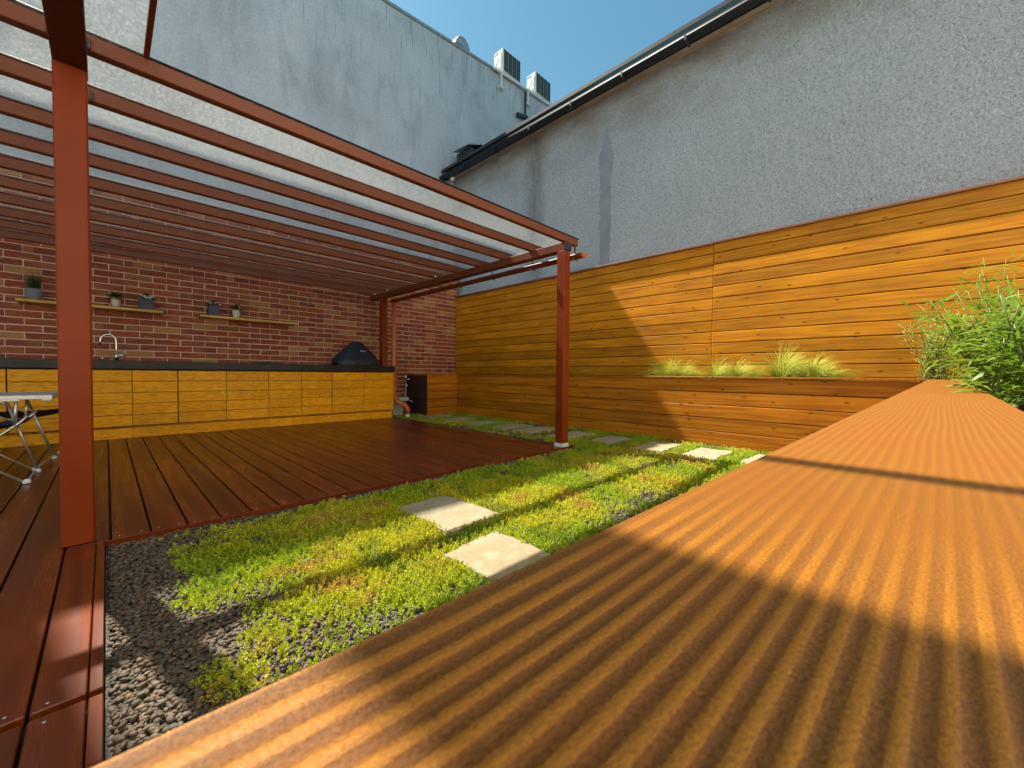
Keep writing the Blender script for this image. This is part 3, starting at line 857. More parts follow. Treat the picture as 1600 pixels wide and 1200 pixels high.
def in_stone(x, y, pad=0.0):
    k_ = np.zeros(len(x), bool)
    for cx, cy, w, d in STONES:
        k_ |= (np.abs(x - cx) < w / 2 + pad) & (np.abs(y - cy) < d / 2 + pad)
    return k_
def in_garden(x, y):
    a = (x > .0) & (x < 5.13) & (y > .16) & (y < 2.70)
    b_ = (x > 3.83) & (x < 5.13) & (y >= 2.70) & (y < 6.64)
    c_ = (x > 3.80) & (x < 4.38) & (y >= 6.64) & (y < 7.3)
    return a | b_ | c_
def cover(x, y):
    """0..1 how much sedum grows here"""
    n = fbm(x, y, 2.4, 5)
    m_ = np.clip((n - .27) / .14, 0, 1)
    e = .17 + .09 * (vnoise(x, y, 6, 31) - .5) * 2 + np.where(y < 1.5, .04, 0)
    m_ *= np.clip((x - e) / .05, 0, 1)
    m_ *= np.where(x < 3.75, np.clip((2.66 - .10 * vnoise(x, y, 5, 41) - y) / .05, 0, 1), 1)
    m_ *= np.where(y < 2.2, np.clip((5.06 - .06 * vnoise(x, y, 7, 43) - x) / .04, 0, 1), 1)
    dry = np.clip((.52 - fbm(x, y, 1.5, 77)) / .12, 0, 1) * np.clip((1.5 - y) / .2, 0, 1) * np.clip((1.35 - x) / .2, 0, 1)
    for px_, py_, pr_r in ((.27, 1.30, .13), (.36, 1.42, .10), (.30, 1.85, .18)):
        m_ = np.maximum(m_, np.clip(1.6 - 1.6 * np.hypot(x - px_, y - py_) / pr_r, 0, .9))
    inner = np.clip((x - .30) / .1, 0, 1) * np.clip((2.55 - y) / .05, 0, 1) * np.clip((4.95 - x) / .05, 0, 1)
    hf = np.clip((vnoise(x, y, 13, 61) * .6 + vnoise(x, y, 29, 62) * .4 - .30) / .20, 0, 1)
    return np.clip(np.maximum(m_ * (1 - .72 * dry) * (.35 + .65 * hf), .22 * inner * hf), 0, 1)

def scatter_mesh(name, mat, templates, pos, scale, ang, tint, tilt=None, squash=None, smooth=True):
    n = len(pos)
    which = rng.integers(0, len(templates), n)
    V = []; F = []; T = []; base = 0
    for ti, (tv, tf) in enumerate(templates):
        s_ = np.where(which == ti)[0]
        if len(s_) == 0: continue
        m_ = len(tv)
        p = tv[None] * scale[s_, None, None]
        if squash is not None: p = p * squash[s_][:, None, :]
        if tilt is not None:
            cx_, sx_ = np.cos(tilt[s_])[:, None], np.sin(tilt[s_])[:, None]
            y_, z_ = p[..., 1] * cx_ - p[..., 2] * sx_, p[..., 1] * sx_ + p[..., 2] * cx_
            p = np.stack([p[..., 0], y_, z_], -1)
        ca, sa = np.cos(ang[s_])[:, None], np.sin(ang[s_])[:, None]
        q_ = np.stack([p[..., 0] * ca - p[..., 1] * sa, p[..., 0] * sa + p[..., 1] * ca, p[..., 2]], -1) + pos[s_][:, None, :]
        V.append(q_.reshape(-1, 3))
        f = tf[None] + (base + np.arange(len(s_)) * m_)[:, None, None]
        F.append(f.reshape(-1, tf.shape[1]))
        T.append(np.repeat(tint[s_], m_, 0))
        base += m_ * len(s_)
    V = np.concatenate(V); F = np.concatenate(F); T = np.concatenate(T)
    me = bpy.data.meshes.new(name)
    me.vertices.add(len(V)); me.vertices.foreach_set('co', V.astype(np.float32).ravel())
    me.loops.add(F.size); me.loops.foreach_set('vertex_index', F.astype(np.int32).ravel())
    me.polygons.add(len(F)); me.polygons.foreach_set('loop_start', np.arange(0, F.size, F.shape[1], dtype=np.int32))
    me.polygons.foreach_set('use_smooth', np.full(len(F), smooth))
    at = me.color_attributes.new('tint', 'FLOAT_COLOR', 'POINT')
    at.data.foreach_set('color', np.concatenate([T, np.ones((len(T), 1))], 1).astype(np.float32).ravel())
    me.update(calc_edges=True)
    me.materials.append(mat)
    return link(name, me)

def ico(sub, seed, amp=.18):
    bm = bmesh.new(); bmesh.ops.create_icosphere(bm, subdivisions=sub, radius=1.0)
    r_ = random.Random(seed)
    ax = [Vector((r_.gauss(0, 1), r_.gauss(0, 1), r_.gauss(0, 1))).normalized() for _ in range(3)]
    for v in bm.verts:
        v.co *= 1 + amp * sum(math.sin(3 * v.co.dot(a_) + i) for i, a_ in enumerate(ax)) / 2
    bm.verts.index_update()
    tv = np.array([v.co[:] for v in bm.verts]); tf = np.array([[v.index for v in f.verts] for f in bm.faces]); bm.free()
    return tv, tf

def pebble_tint(n):
    pal = np.array([(.16, .115, .075), (.22, .165, .115), (.12, .095, .07), (.19, .15, .11), (.28, .22, .16), (.145, .125, .10), (.25, .165, .11)])
    return np.array([.47, .415, .35]) * pal[rng.integers(0, len(pal), n)] * rng.uniform(.75, 1.25, (n, 1))

# near pebbles beside the deck edge, two layers
n = 10500
x = rng.uniform(0.0, .62, n); y = rng.uniform(.9, 2.70, n)
k_ = (cover(x, y) < .7) | (rng.random(n) < .25)
x, y = x[k_], y[k_]
n = len(x)
z = np.where(rng.random(n) < .55, rng.uniform(.000, .006, n), rng.uniform(.007, .015, n))
sq = np.stack([rng.uniform(.9, 1.3, n), rng.uniform(.7, 1.0, n), rng.uniform(.5, .75, n)], 1)
P_ = np.stack([x, y, z], 1)
o = scatter_mesh('pebbles', M['pebble'], [ico(2, s_) for s_ in range(5)], P_, rng.uniform(.0055, .0092, n), rng.uniform(0, 6.28, n), pebble_tint(n), tilt=rng.uniform(-.5, .5, n), squash=sq)
tag(o, 'grey brown rounded pebbles filling the strip beside the deck edge', 'gravel', kind='stuff')
# gravel through the bed
n = 90000
x = rng.uniform(.0, 5.13, n); y = rng.uniform(.2, 6.64, n)
d_ = np.hypot(x, y)
k_ = in_garden(x, y) & ~in_stone(x, y, -.01) & ((cover(x, y) < .55) | (rng.random(n) < .12)) & (rng.random(n) < np.clip(2.6 / d_, .22, 1))
x, y = x[k_], y[k_]; n = len(x); d_ = np.hypot(x, y)
sq = np.stack([rng.uniform(.9, 1.4, n), rng.uniform(.6, 1.0, n), rng.uniform(.5, .8, n)], 1)
P_ = np.stack([x, y, rng.uniform(.0, .008, n)], 1)
o = scatter_mesh('gravel', M['pebble'], [ico(1, s_) for s_ in range(6)], P_, rng.uniform(.0055, .0095, n) * np.clip(d_ / 3, 1, 1.5), rng.uniform(0, 6.28, n), pebble_tint(n), tilt=rng.uniform(-.6, .6, n), squash=sq)
tag(o, 'fine mixed gravel showing between the sedum patches', 'gravel', kind='stuff')
print('gravel', n)

def sprig(seed, tall):
    """a sedum shoot: short fleshy leaves spiralling up a stem; quads"""
    r_ = random.Random(seed)
    vs = []; fs = []
    nl = 11 if tall else 8
    h = (1.7 if tall else .85)
    for i in range(nl):
        t = i / (nl - 1)
        a_ = i * 2.4 + r_.uniform(-.3, .3)
        z_ = h * (t ** .9)
        upw = .20 + .88 * t
        L = (.56 - .18 * t) * r_.uniform(.8, 1.2); wd = .245 * r_.uniform(.85, 1.2)
        dx, dy_ = math.cos(a_), math.sin(a_)
        c_, s_ = math.cos(upw), math.sin(upw)
        px_, py_ = -dy_, dx
        b0 = len(vs)
        tip = (dx * L * c_, dy_ * L * c_, z_ + L * s_)
        mid_ = (dx * L * .55 * c_, dy_ * L * .55 * c_, z_ + L * .55 * s_)
        up_ = (-dx * s_ * .10, -dy_ * s_ * .10, c_ * .10)
        vs += [(0, 0, z_), (mid_[0] + px_ * wd - up_[0], mid_[1] + py_ * wd - up_[1], mid_[2] - up_[2]), tip, (mid_[0] - px_ * wd - up_[0], mid_[1] - py_ * wd - up_[1], mid_[2] - up_[2])]
        fs.append((b0, b0 + 1, b0 + 2, b0 + 3))
    return np.array(vs), np.array(fs)
TEMPL = [sprig(s_, s_ % 3 == 0) for s_ in range(9)]
n = 190000
x = rng.uniform(.1, 5.13, n); y = rng.uniform(.2, 2.70, n)
n2 = 40000
x = np.concatenate([x, rng.uniform(3.8, 5.13, n2)]); y = np.concatenate([y, rng.uniform(2.70, 7.2, n2)])
d_ = np.hypot(x, y)
cv = cover(x, y)
n = len(x)
back = (y > 2.0 * 0 + .42 - .0 * x)
k_ = in_garden(x, y) & ~in_stone(x, y, np.where(x > 3.5, .012, -.010)) & (rng.random(n) < np.clip(cv * 1.0 + .05 * (cv > .02), 0, 1)) & (rng.random(n) < np.clip(2.1 / d_, .20, .85)) & back
x, y, d_, cv = x[k_], y[k_], d_[k_], cv[k_]
n = len(x)
hv_ = fbm(x, y, 1.9, 91); hv2 = fbm(x, y, 5.5, 93)
g1 = np.array((.11, .20, .008)); g2 = np.array((.50, .48, .014)); g3 = np.array((.48, .25, .065)); g4 = np.array((.31, .40, .009))
t1 = np.clip((hv_ - .36) / .22, 0, 1)[:, None]
tint = g4 * (1 - t1) + g2 * t1
t3 = np.clip((hv2 - .60) / .14, 0, 1)[:, None] * np.clip((hv_ - .40) / .1, 0, 1)[:, None]
tint = tint * (1 - t3 * .75) + g3 * t3 * .75
t4 = np.clip((.42 - hv2) / .12, 0, 1)[:, None]
tint = tint * (1 - t4 * .6) + g1 * t4 * .6
tint = tint * rng.uniform(.72, 1.25, (n, 1)) * np.array([1, 1, 1])
sc = rng.uniform(.0105, .0200, n) * (.8 + .5 * hv2) * np.clip(d_ / 2.6, 1, 1.3)
P_ = np.stack([x, y, np.full(n, .002) + rng.uniform(0, .006, n)], 1)
o = scatter_mesh('sedum', M['sedum'], TEMPL, P_, sc, rng.uniform(0, 6.28, n), tint, tilt=rng.uniform(-.45, .45, n), smooth=False)
tag(o, 'low yellow green sedum carpet growing over the gravel', 'ground cover', kind='stuff')
print('sedum', n)
# pebbles behind the foreground cap board
n = 5000
x = rng.uniform(1.0, 5.0, n); y = rng.uniform(-1.0, -.16, n) - .05 * x
P_ = np.stack([x, y, np.full(n, .716) + rng.uniform(0, .008, n)], 1)
sq = np.stack([rng.uniform(.9, 1.4, n), rng.uniform(.6, 1.0, n), rng.uniform(.5, .8, n)], 1)
o = scatter_mesh('pebbles', M['pebble'], [ico(1, s_) for s_ in range(4)], P_, rng.uniform(.008, .014, n), rng.uniform(0, 6.28, n), pebble_tint(n) * 1.5, squash=sq)
tag(o, 'pale pebble mulch around the bamboo behind the cap board', 'gravel', kind='stuff')

# ------------------------------------------------------------------ pergola
pg = empty('pergola', (0, 2.73, 0), label='red brown timber pergola with a clear sheet roof over the deck', cat='pergola')
def post(x0, y0, z0, z1, w=.108):
    MB().cbox(x0, x0 + w, y0 - 2.73, y0 + w - 2.73, z0, z1, .006).build('post', M['paint'], pg)
post(-.155, 2.735, DZ + .001, 2.238)
post(3.598, 2.735, .07, 2.24)
post(3.598, 6.93, .975, 2.24)
MB().cbox(3.592, 3.712, -.001, .119, .0, .068, .004).build('post_foot', M['white_plastic'], pg)
# beams carry the rafters
MB().cbox(-.155, -.045, -4.1, .112, 2.239, 2.332, .004).build('beam', M['beam_dark'], pg)
MB().cbox(3.600, 3.700, .005, 4.70, 2.242, 2.332, .004).build('beam', M['paint_dark'], pg)
MB().cbox(3.595, 3.71, -.008, .004, 2.243, 2.331, .002).build('bracket', M['dark_metal'], pg)
RY = [2.73 + .4985 * i for i in range(10)]
rm = MB().cbox(-2.6, 3.845, 0, .055, 2.334, 2.408, .004).mesh('rafter'); rm.materials.append(M['rafter'])
for y in RY:
    link('rafter', rm, None, pg, loc=(0, y - 2.73, random.uniform(-.001, .001)))
for i, y in enumerate(RY[:-1]):
    MB().box(-2.6, 3.875, .008, .488, 2.411, 2.417).build('roof_pane', M['pane'], pg, loc=(0, y - 2.73, 0))
MB().box(-2.6, .146, -3.6, .004, 2.411, 2.417).build('roof_pane', M['pane'], pg)
MB().cbox(.147, .170, -3.6, .02, 2.409, 2.440, .003).build('pane_trim', M['paint_dark'], pg)
# pane clamping strips over the rafters
for y in RY:
    MB().cbox(-2.6, 3.87, .0, .055, 2.4185, 2.4235, .001).build('pane_strip', M['dark_metal'] if y == RY[0] else M['paint_dark'], pg, loc=(0, y - 2.73, 0))
# bolts / angle brackets where rafters meet the left line
for i in (0, 1):
    for sx_ in (-1, 1):
        x = -.10 + sx_ * .062
        MB().cbox(x - .006, x + .006, -.012, -.001, 2.336, 2.385, .002).build('angle_bracket', M['dark_metal'], pg, loc=(0, RY[i] - 2.73, 0))
# small white clips at far rafter ends
cl = MB().cbox(-.012, .012, -.014, .0, -.012, .012, .004).mesh('clip'); cl.materials.append(M['white_plastic'])
for i in (5, 8, 9): link('clip', cl, None, pg, loc=(3.585, RY[i] - 2.73 - .01, 2.345))

# gutter along the low edge with its hangers
gt = empty('rain_gutter', (3.80, 2.62, 2.2), label='red brown half round rain gutter hung along the right edge of the pergola', cat='gutter')
gv = []; gf = []; ns = 10
for y in (0, 4.30):
    for r_ in (.050, .045):
        for j in range(ns + 1):
            t = math.pi + math.pi * j / ns
            gv.append((r_ * math.cos(t), y, .02 + r_ * math.sin(t)))
q = ns + 1
gf = []
for j in range(ns):
    gf.append((j + 1, j, 2 * q + j, 2 * q + j + 1)); gf.append((q + j, q + j + 1, 3 * q + j + 1, 3 * q + j))
for j in (0, ns): gf.append((j, q + j, 3 * q + j, 2 * q + j))
MB().add(gv, gf, True).build('channel', M['paint_dark'], gt)
ec = [(0, 0, 0)]
vs = [(.053 * math.cos(math.pi + math.pi * j / ns), yy, .021 + .053 * math.sin(math.pi + math.pi * j / ns)) for yy in (-.012, .014) for j in range(ns + 1)]
fs = [tuple(range(q)), tuple(reversed(range(q, 2 * q)))] + [(j, j + 1, q + j + 1, q + j) for j in range(ns)] + [(ns, 0, q, q + ns)]
MB().add(vs, fs).build('end_cap', M['orange_pvc'], gt)
for y in (.10, .75, 1.5, 2.25, 3.0, 3.75):
    MB().cbox(-.02, -.012, y, y + .02, .022, .135, .002).cbox(-.055, .055, y, y + .02, -.036, -.030, .002).build('gutter_hanger', M['paint_dark'], gt)

dp = empty('drainpipe', (3.80, 6.86, 0), label='orange red drainpipe beside the right end of the kitchen counter', cat='pipe')
MB().tube([(0, 0, 2.17), (0, 0, 1.2), (0, 0, .46), (.01, -.01, .38), (.05, -.03, .31), (.12, -.07, .27), (.18, -.10, .24), (.215, -.12, .18), (.22, -.125, .07)], .042, 14).build('pipe', M['orange_pvc'], dp)
MB().tube([(.22, -.125, .17), (.22, -.125, .135)], .047, 14).tube([(0, 0, .47), (0, 0, .43)], .047, 14).build('collar', M['orange_pvc'], dp)
MB().tube([(.22, -.125, .069), (.22, -.125, .012)], .044, 14).build('pipe_end', M['white_plastic'], dp)

# ------------------------------------------------------------------ outdoor kitchen
kt = empty('kitchen_counter', (0, 6.70, 0), label='long golden timber outdoor kitchen counter with a dark stone worktop', cat='counter')
MB().cbox(-2.6, 3.715, -.035, .795, .872, .973, .004).build('worktop', M['granite'], kt)
MB().box(-2.6, 3.66, .022, .79, .035, .868).build('carcass', M['backing'], kt)
vx = [-2.56, -2.1, -1.64, -1.18, -.735, -.372, .219, .648, 1.167, 1.683, 2.131, 2.599, 3.143, 3.672]
zsm = [.858, .722, .585, .450, .316, .178]
wide = (-.735, .648, 2.599)
for i in range(len(vx) - 1):
    a = vx[i] + (.005 if vx[i] in wide else .0025); b_ = vx[i + 1] - (.005 if vx[i + 1] in wide else .0025)
    dr = MB().box(a, b_, .012, .021, .178, .860).build('door', M['door_back'], kt)
    for j in range(5):
        me_ = MB().cbox(0, b_ - a, -.012, .0, -.0652, .0652, .003).mesh('door_slat')
        me_.materials.append(M['cabinet'])
        so = link('door_slat', me_, None, dr, loc=(a, .0115, (zsm[j] + zsm[j + 1]) / 2))
MB().cbox(3.674, 3.70, .0, .79, .035, .868, .002).build('side_panel', M['cabinet'], kt)
MB().cbox(-2.6, 3.70, -.006, .019, .158, .172, .002).build('trim_rail', M['planter'], kt)
for i in range(0, len(vx) - 1, 3):
    x1 = vx[min(i + 3, len(vx) - 1)] - .001
    MB().cbox(vx[i] + .001, x1 if x1 < 3.6 else 3.70, .0, .018, .033, .155, .002).build('kick_board', M['cabinet'], kt)
MB().lathe([(.026, 0), (.026, .006), (.012, .009)], 0, 0, 14, cap_top=True).build('knob', M['dark_metal'], kt, loc=(2.43, -.036, .925), rot=(R(90), 0, 0))

fc = empty('kitchen_tap', (.093, 7.12, .974), label='tall curved steel kitchen tap over the sink', cat='tap')
pth = [(0, 0, .0), (0, 0, .16), (0, 0, .235)]
for j in range(1, 11):
    t = math.pi * j / 10
    pth.append((-.071 + .071 * math.cos(t), 0, .245 + .085 * math.sin(t)))
pth.append((-.143, 0, .19))
MB().tube(pth, .0105, 12).build('spout', M['chrome'], fc)
MB().tube([(0, 0, 0), (0, 0, .11)], .018, 14).build('body', M['chrome'], fc)
hd = MB().tube([(.012, 0, .072), (.085, 0, .072)], .015, 12).build('lever', M['chrome'], fc)
MB().tube([(.072, 0, .08), (.072, 0, .15)], .006, 8).build('handle', M['chrome'], hd)
sd = empty('soap_dispenser', (-.032, 7.12, .974), label='small steel soap pump left of the kitchen tap', cat='soap dispenser')
MB().tube([(0, 0, 0), (0, 0, .055)], .010, 10).build('pump', M['chrome'], sd)
MB().tube([(0, 0, .058), (.05, -.01, .060), (.075, -.015, .054)], .004, 8).build('nozzle', M['chrome'], sd)

hb = empty('gas_hob', (1.74, 7.02, .974), label='low black hob with a small shiny knob set on the worktop', cat='hob')
MB().cbox(-.17, .17, -.16, .16, .0, .022, .006).build('hob_plate', M['grille'], hb)
for x in (-.055, .045):
    MB().lathe([(.02, .022), (.02, .034), (.012, .038)], x, -.11, 14, cap_top=True).build('hob_knob', M['chrome'], hb)
MB().lathe([(.06, .022), (.06, .030), (.03, .034)], .0, .05, 18, cap_top=True).build('burner', M['dark_metal'], hb)

# covered grill on the worktop: draped cloth over a kettle shape
gc = empty('grill_cover', (3.165, 7.06, .974), label='black fabric cover draped over a grill at the right end of the worktop', cat='grill cover')
lev = [(.0, .775, .50), (.02, .785, .51), (.07, .77, .50), (.12, .72, .46), (.19, .60, .39), (.26, .47, .31), (.33, .35, .23), (.385, .25, .16), (.42, .17, .10), (.435, .09, .05)]
vs = []; nn_ = 48
for li, (z, w, d) in enumerate(lev):
    for k in range(nn_):
        t = 2 * math.pi * k / nn_
        ct, s_t = math.cos(t), math.sin(t)
        e = .62
        x = .5 * w * math.copysign(abs(ct) ** e, ct); y = .5 * d * math.copysign(abs(s_t) ** e, s_t)
        fold = 1 + .030 * math.sin(7 * t + 1.5 * z * 10) * (1 - z / .5) + .018 * math.sin(13 * t - z * 22) * (1 - z / .45) + .012 * math.sin(23 * t)
        vs.append((x * fold + .012 * math.sin(9 * z + t) - .02 * z, y * fold, z + .006 * math.sin(5 * t + z * 9) * (z > .01)))
fs = [(l * nn_ + k, l * nn_ + (k + 1) % nn_, (l + 1) * nn_ + (k + 1) % nn_, (l + 1) * nn_ + k) for l in range(len(lev) - 1) for k in range(nn_)]
fs.append(tuple((len(lev) - 1) * nn_ + k for k in range(nn_)))
MB().add(vs, fs, True).build('cover', M['cover'], gc)
lg = MB()
for i in range(9):
    x = .015 + i * .0115
    lg.box(x, x + .008, -.005, .0, .0 + .004 * math.sin(i * .7), .013 + .004 * math.sin(i * .7 + .4) + (.006 if i in (0, 4) else 0))
lg.build('emblem', M['white_plastic'], gc, loc=(-.01, -.158, .252), rot=(R(-28), 0, 0))

# ------------------------------------------------------------------ shelves with pots
def shelf(x0, x1, label):
    s = empty('wall_shelf', ((x0 + x1) / 2, 7.38, 1.675), label=label, cat='shelf', group='floating shelves on the brick wall')
    w = (x1 - x0) / 2
    MB().cbox(-w, w, -.11, .117, -.034, 0, .003).build('plank', M['shelf'], s)
    return s
shelf(-.722, .562, 'left floating timber shelf holding three potted plants')
shelf(.965, 2.262, 'right floating timber shelf with two pots and an empty right end')

def leaf_card(mb, base, d, L, w, droop=.3, seg=3, fold=.25):
    base = Vector(base); d = Vector(d).normalized()
    side = d.cross(Vector((0, 0, 1)))
    if side.length < .05: side = Vector((1, 0, 0))
    side.normalize()
    nrm = side.cross(d)
    rows = []
    for i in range(seg + 1):
        t = i / seg
        c_ = base + d * L * t - Vector((0, 0, 1)) * droop * L * t * t
        wd = w * (math.sin(math.pi * min(.97, .12 + .88 * t)) ** .8) * .5
        rows.append((c_ - side * wd + nrm * wd * fold, c_, c_ + side * wd + nrm * wd * fold))
    vs = [p for r_ in rows for p in r_]
    fs = []
    for i in range(seg):
        a_ = i * 3
        fs += [(a_, a_ + 1, a_ + 4, a_ + 3), (a_ + 1, a_ + 2, a_ + 5, a_ + 4)]
    mb.add(vs, fs, True)

def bush(mb, n, rx, ry, rz, cz, L, w, r_, droop=.35):
    for _ in range(n):
        th = r_.uniform(0, 6.283); ph = r_.uniform(-.1, 1.35)
        rad = r_.uniform(.35, 1)
        d = Vector((math.cos(th) * math.cos(ph), math.sin(th) * math.cos(ph), math.sin(ph)))
        leaf_card(mb, (d.x * rx * rad, d.y * ry * rad, cz + d.z * rz * rad), d + Vector((0, 0, .2)), L * r_.uniform(.7, 1.2), w, droop, 2)

SZ = 1.6755
r_ = random.Random(3)
t = empty('potted_grass', (-.588, 7.35, SZ), label='grey concrete pot of upright chives at the left end of the left shelf', cat='potted plant')
MB().lathe([(.055, .0), (.064, .008), (.067, .13), (.063, .132), (.06, .115), (.0, .112)], 0, 0, 24, cap_bot=True).build('pot', M['pot_grey'], t)
mb = MB()
for i in range(150):
    a_ = r_.uniform(0, 6.28); rr0 = .045 * math.sqrt(r_.random())
    d = Vector((r_.gauss(0, .22), r_.gauss(0, .22), 1))
    leaf_card(mb, (rr0 * math.cos(a_), rr0 * math.sin(a_), .11), d, r_.uniform(.12, .26), .005, r_.uniform(0, .25), 3)
mb.build('foliage', M['green'], t)
t = empty('potted_plant', (.098, 7.35, SZ), label='round cream pot with dark reddish leaves in the middle of the left shelf', cat='potted plant')
MB().lathe([(.028, .0), (.040, .025), (.046, .07), (.045, .105), (.041, .104), (.038, .09), (.0, .088)], 0, 0, 24).build('pot', M['pot_cream'], t)
mb = MB(); bush(mb, 110, .085, .06, .08, .11, .045, .022, r_); mb.build('foliage', M['green_red'], t)
def flower_box(x, w, hgt, mat, label, nf):
    t = empty('flower_box', (x, 7.35, SZ), label=label, cat='flower box')
    mb = MB().cbox(-w / 2, w / 2, -.055, .055, 0, hgt, .006)
    mb.build('box', mat, t)
    mb = MB(); bush(mb, 130, w * .62, .07, .06, hgt + .005, .04, .02, r_); mb.build('foliage', M['green_red'], t)
    for k in range(nf):
        fx = -w * .45 + w * 1.0 * (k + .5) / nf + r_.uniform(-.012, .012); fy = r_.uniform(-.07, -.02); fz = hgt + r_.uniform(.015, .055)
        fm = MB()
        for p_ in range(6):
            a_ = p_ * 1.047
            leaf_card(fm, (0, 0, 0), (math.cos(a_), math.sin(a_), .35), .030, .026, .3, 2)
        fm.build('flower', M['petal'], t, loc=(fx, fy, fz), rot=(R(38), 0, r_.uniform(0, 3)))
flower_box(.392, .152, .145, M['pot_slate'], 'slate grey box of white flowers near the right end of the left shelf', 6)
flower_box(1.13, .135, .150, M['pot_navy'], 'navy box of small white flowers at the left end of the right shelf', 5)
t = empty('potted_plant', (1.412, 7.35, SZ), label='tapered white pot with a green leafy plant on the right shelf', cat='potted plant')
MB().lathe([(.036, .0), (.040, .006), (.055, .11), (.050, .111), (.047, .10), (.0, .098)], 0, 0, 24).build('pot', M['pot_cream'], t)
mb = MB(); bush(mb, 90, .10, .07, .09, .105, .05, .018, r_); mb.build('foliage', M['green'], t)

# ------------------------------------------------------------------ garden tap beside the corner planter
tp = empty('garden_tap', (4.30, 7.28, 0), label='slim grey garden standpipe tap against the dark planter end', cat='tap')
MB().tube([(0, 0, .02), (0, 0, .72)], .011, 8).build('riser', M['zinc'], tp)
MB().tube([(0, 0, .72), (0, 0, .80)], .022, 10).tube([(0, 0, .70), (.06, -.05, .74)], .012, 8).cbox(-.03, .07, -.02, .01, .80, .815, .004).build('valve', M['chrome'], tp)
MB().tube([(.0, -.02, .62), (.0, -.03, .58)], .018, 10).build('coupling', M['white_plastic'], tp)
MB().tube([(.03, -.05, .30), (.12, -.08, .26), (.20, -.12, .16), (.24, -.14, .03)], .011, 8).build('hose', M['zinc'], tp)
mbx = empty('concrete_block', (3.99, 7.02, 0), label='pale grey block on the ground behind the bent drainpipe', cat='block')
MB().cbox(-.13, .10, .0, .22, .02, .30, .012).build('block', M['concrete'], mbx)
MB().cbox(.02, .24, .02, .24, .30, .37, .01).build('top_slab', M['concrete'], mbx)

# ------------------------------------------------------------------ folding table and camp chairs at the left edge
tb_ = empty('folding_table', (-.95, 5.30, 0), rz=R(-4), label='folding aluminium camping table behind the near pergola post', cat='table')
MB().cbox(-.66, .66, -.36, .36, .625, .650, .006).build('tabletop', M['tabletop'], tb_)
MB().cbox(-.672, .672, -.372, -.361, .618, .652, .003).cbox(-.672, .672, .361, .372, .618, .652, .003).cbox(-.672, -.661, -.36, .36, .618, .652, .003).cbox(.661, .672, -.36, .36, .618, .652, .003).build('edge_frame', M['alu'], tb_)
for sx_ in (-1, 1):
    for sy_ in (-1, 1):
        lg = MB().tube([(sx_ * .42, sy_ * .31, .62), (sx_ * .58, sy_ * .33, .045)], .0095, 10).build('leg', M['alu'], tb_)
        MB().lathe([(.012, .0), (.020, .004), (.017, .024), (.012, .03)], sx_ * .58, sy_ * .33, 12, cap_top=True).build('foot', M['white_plastic'], lg, loc=(0, 0, DZ))
        MB().tube([(sx_ * .20, sy_ * .31, .60), (sx_ * .47, sy_ * .318, .44)], .006, 8).build('brace', M['alu'], tb_)
        MB().cbox(sx_ * .64 - .03, sx_ * .64 + .03, sy_ * .34 - .03, sy_ * .34 + .03, .605, .624, .006).build('corner_block', M['white_plastic'], tb_)
    MB().tube([(sx_ * .575, -.31, .065), (sx_ * .575, .31, .065)], .009, 8).build('stretcher', M['alu'], tb_)

def camp_chair(loc, rz, label, back=True):
    t = empty('camp_chair' if back else 'camp_stool', loc, rz, label=label, cat='folding chair' if back else 'folding stool')
    W = .26
    for s in (-1, 1):
        MB().tube([(s * W, -.26, .03), (s * W, .0, .26), (s * W, .22, .46), (s * W, .27, .52)], .009, 8).build('leg', M['alu'], t)
        MB().tube([(s * W, .26, .03), (s * W, .02, .24), (s * W, -.22, .42)] + ([(s * W, -.30, .66), (s * W, -.36, .95)] if back else []), .009, 8).build('leg', M['alu'], t)
        if back: MB().cbox(s * (W + .02) - .025, s * (W + .02) + .025, -.30, .24, .625, .645, .008).build('armrest', M['white_plastic'], t)
        if back: MB().tube([(s * W, .21, .45), (s * (W + .02), .22, .625)], .009, 8).build('arm_post', M['alu'], t)
        for y in (-.26, .26):
            MB().lathe([(.012, .0), (.024, .004), (.02, .026), (.012, .034)], s * W, y, 10, cap_top=True).build('foot', M['white_plastic'], t, loc=(0, 0, DZ + .001))
    for y in ((-.26, .26) if back else ()):
        MB().tube([(-W, y, .045), (W, y, .045)], .009, 8).build('stretcher', M['alu'], t)
    def sheet(rows, name, mat):
        vs = []; nx = 6
        for (y, z, sag) in rows:
            for k in range(nx + 1):
                x = -W + .012 + (2 * W - .024) * k / nx
                vs.append((x, y, z - sag * (1 - (2 * k / nx - 1) ** 2)))
        off = len(vs)
        vs += [(x, y + .004, z - .008) for x, y, z in vs]
        fs = []
        for i in range(len(rows) - 1):
            for k in range(nx):
                a_ = i * (nx + 1) + k
                fs.append((a_, a_ + 1, a_ + nx + 2, a_ + nx + 1)); fs.append((off + a_ + nx + 1, off + a_ + nx + 2, off + a_ + 1, off + a_))
        MB().add(vs, fs, True).build(name, mat, t)
    sheet([(.24, .475, .01), (.10, .445, .03), (-.08, .42, .04), (-.21, .425, .02)], 'seat', M['navy'])
    if back: sheet([(-.225, .47, .0), (-.28, .62, .0), (-.33, .80, .0), (-.36, .94, .0)], 'backrest', M['blue'])
    return t
camp_chair((-.67, 4.75, 0), R(-90), 'aluminium camp chair with navy seat in front of the table, cut off by the frame')
camp_chair((-.58, 6.12, 0), R(180), 'low folding stool with navy seat behind the table', back=False)

# ------------------------------------------------------------------ plants
def set_tint(me, cols):
    at = me.color_attributes.new('tint', 'FLOAT_COLOR', 'POINT')
    at.data.foreach_set('color', np.concatenate([cols, np.ones((len(cols), 1))], 1).astype(np.float32).ravel())

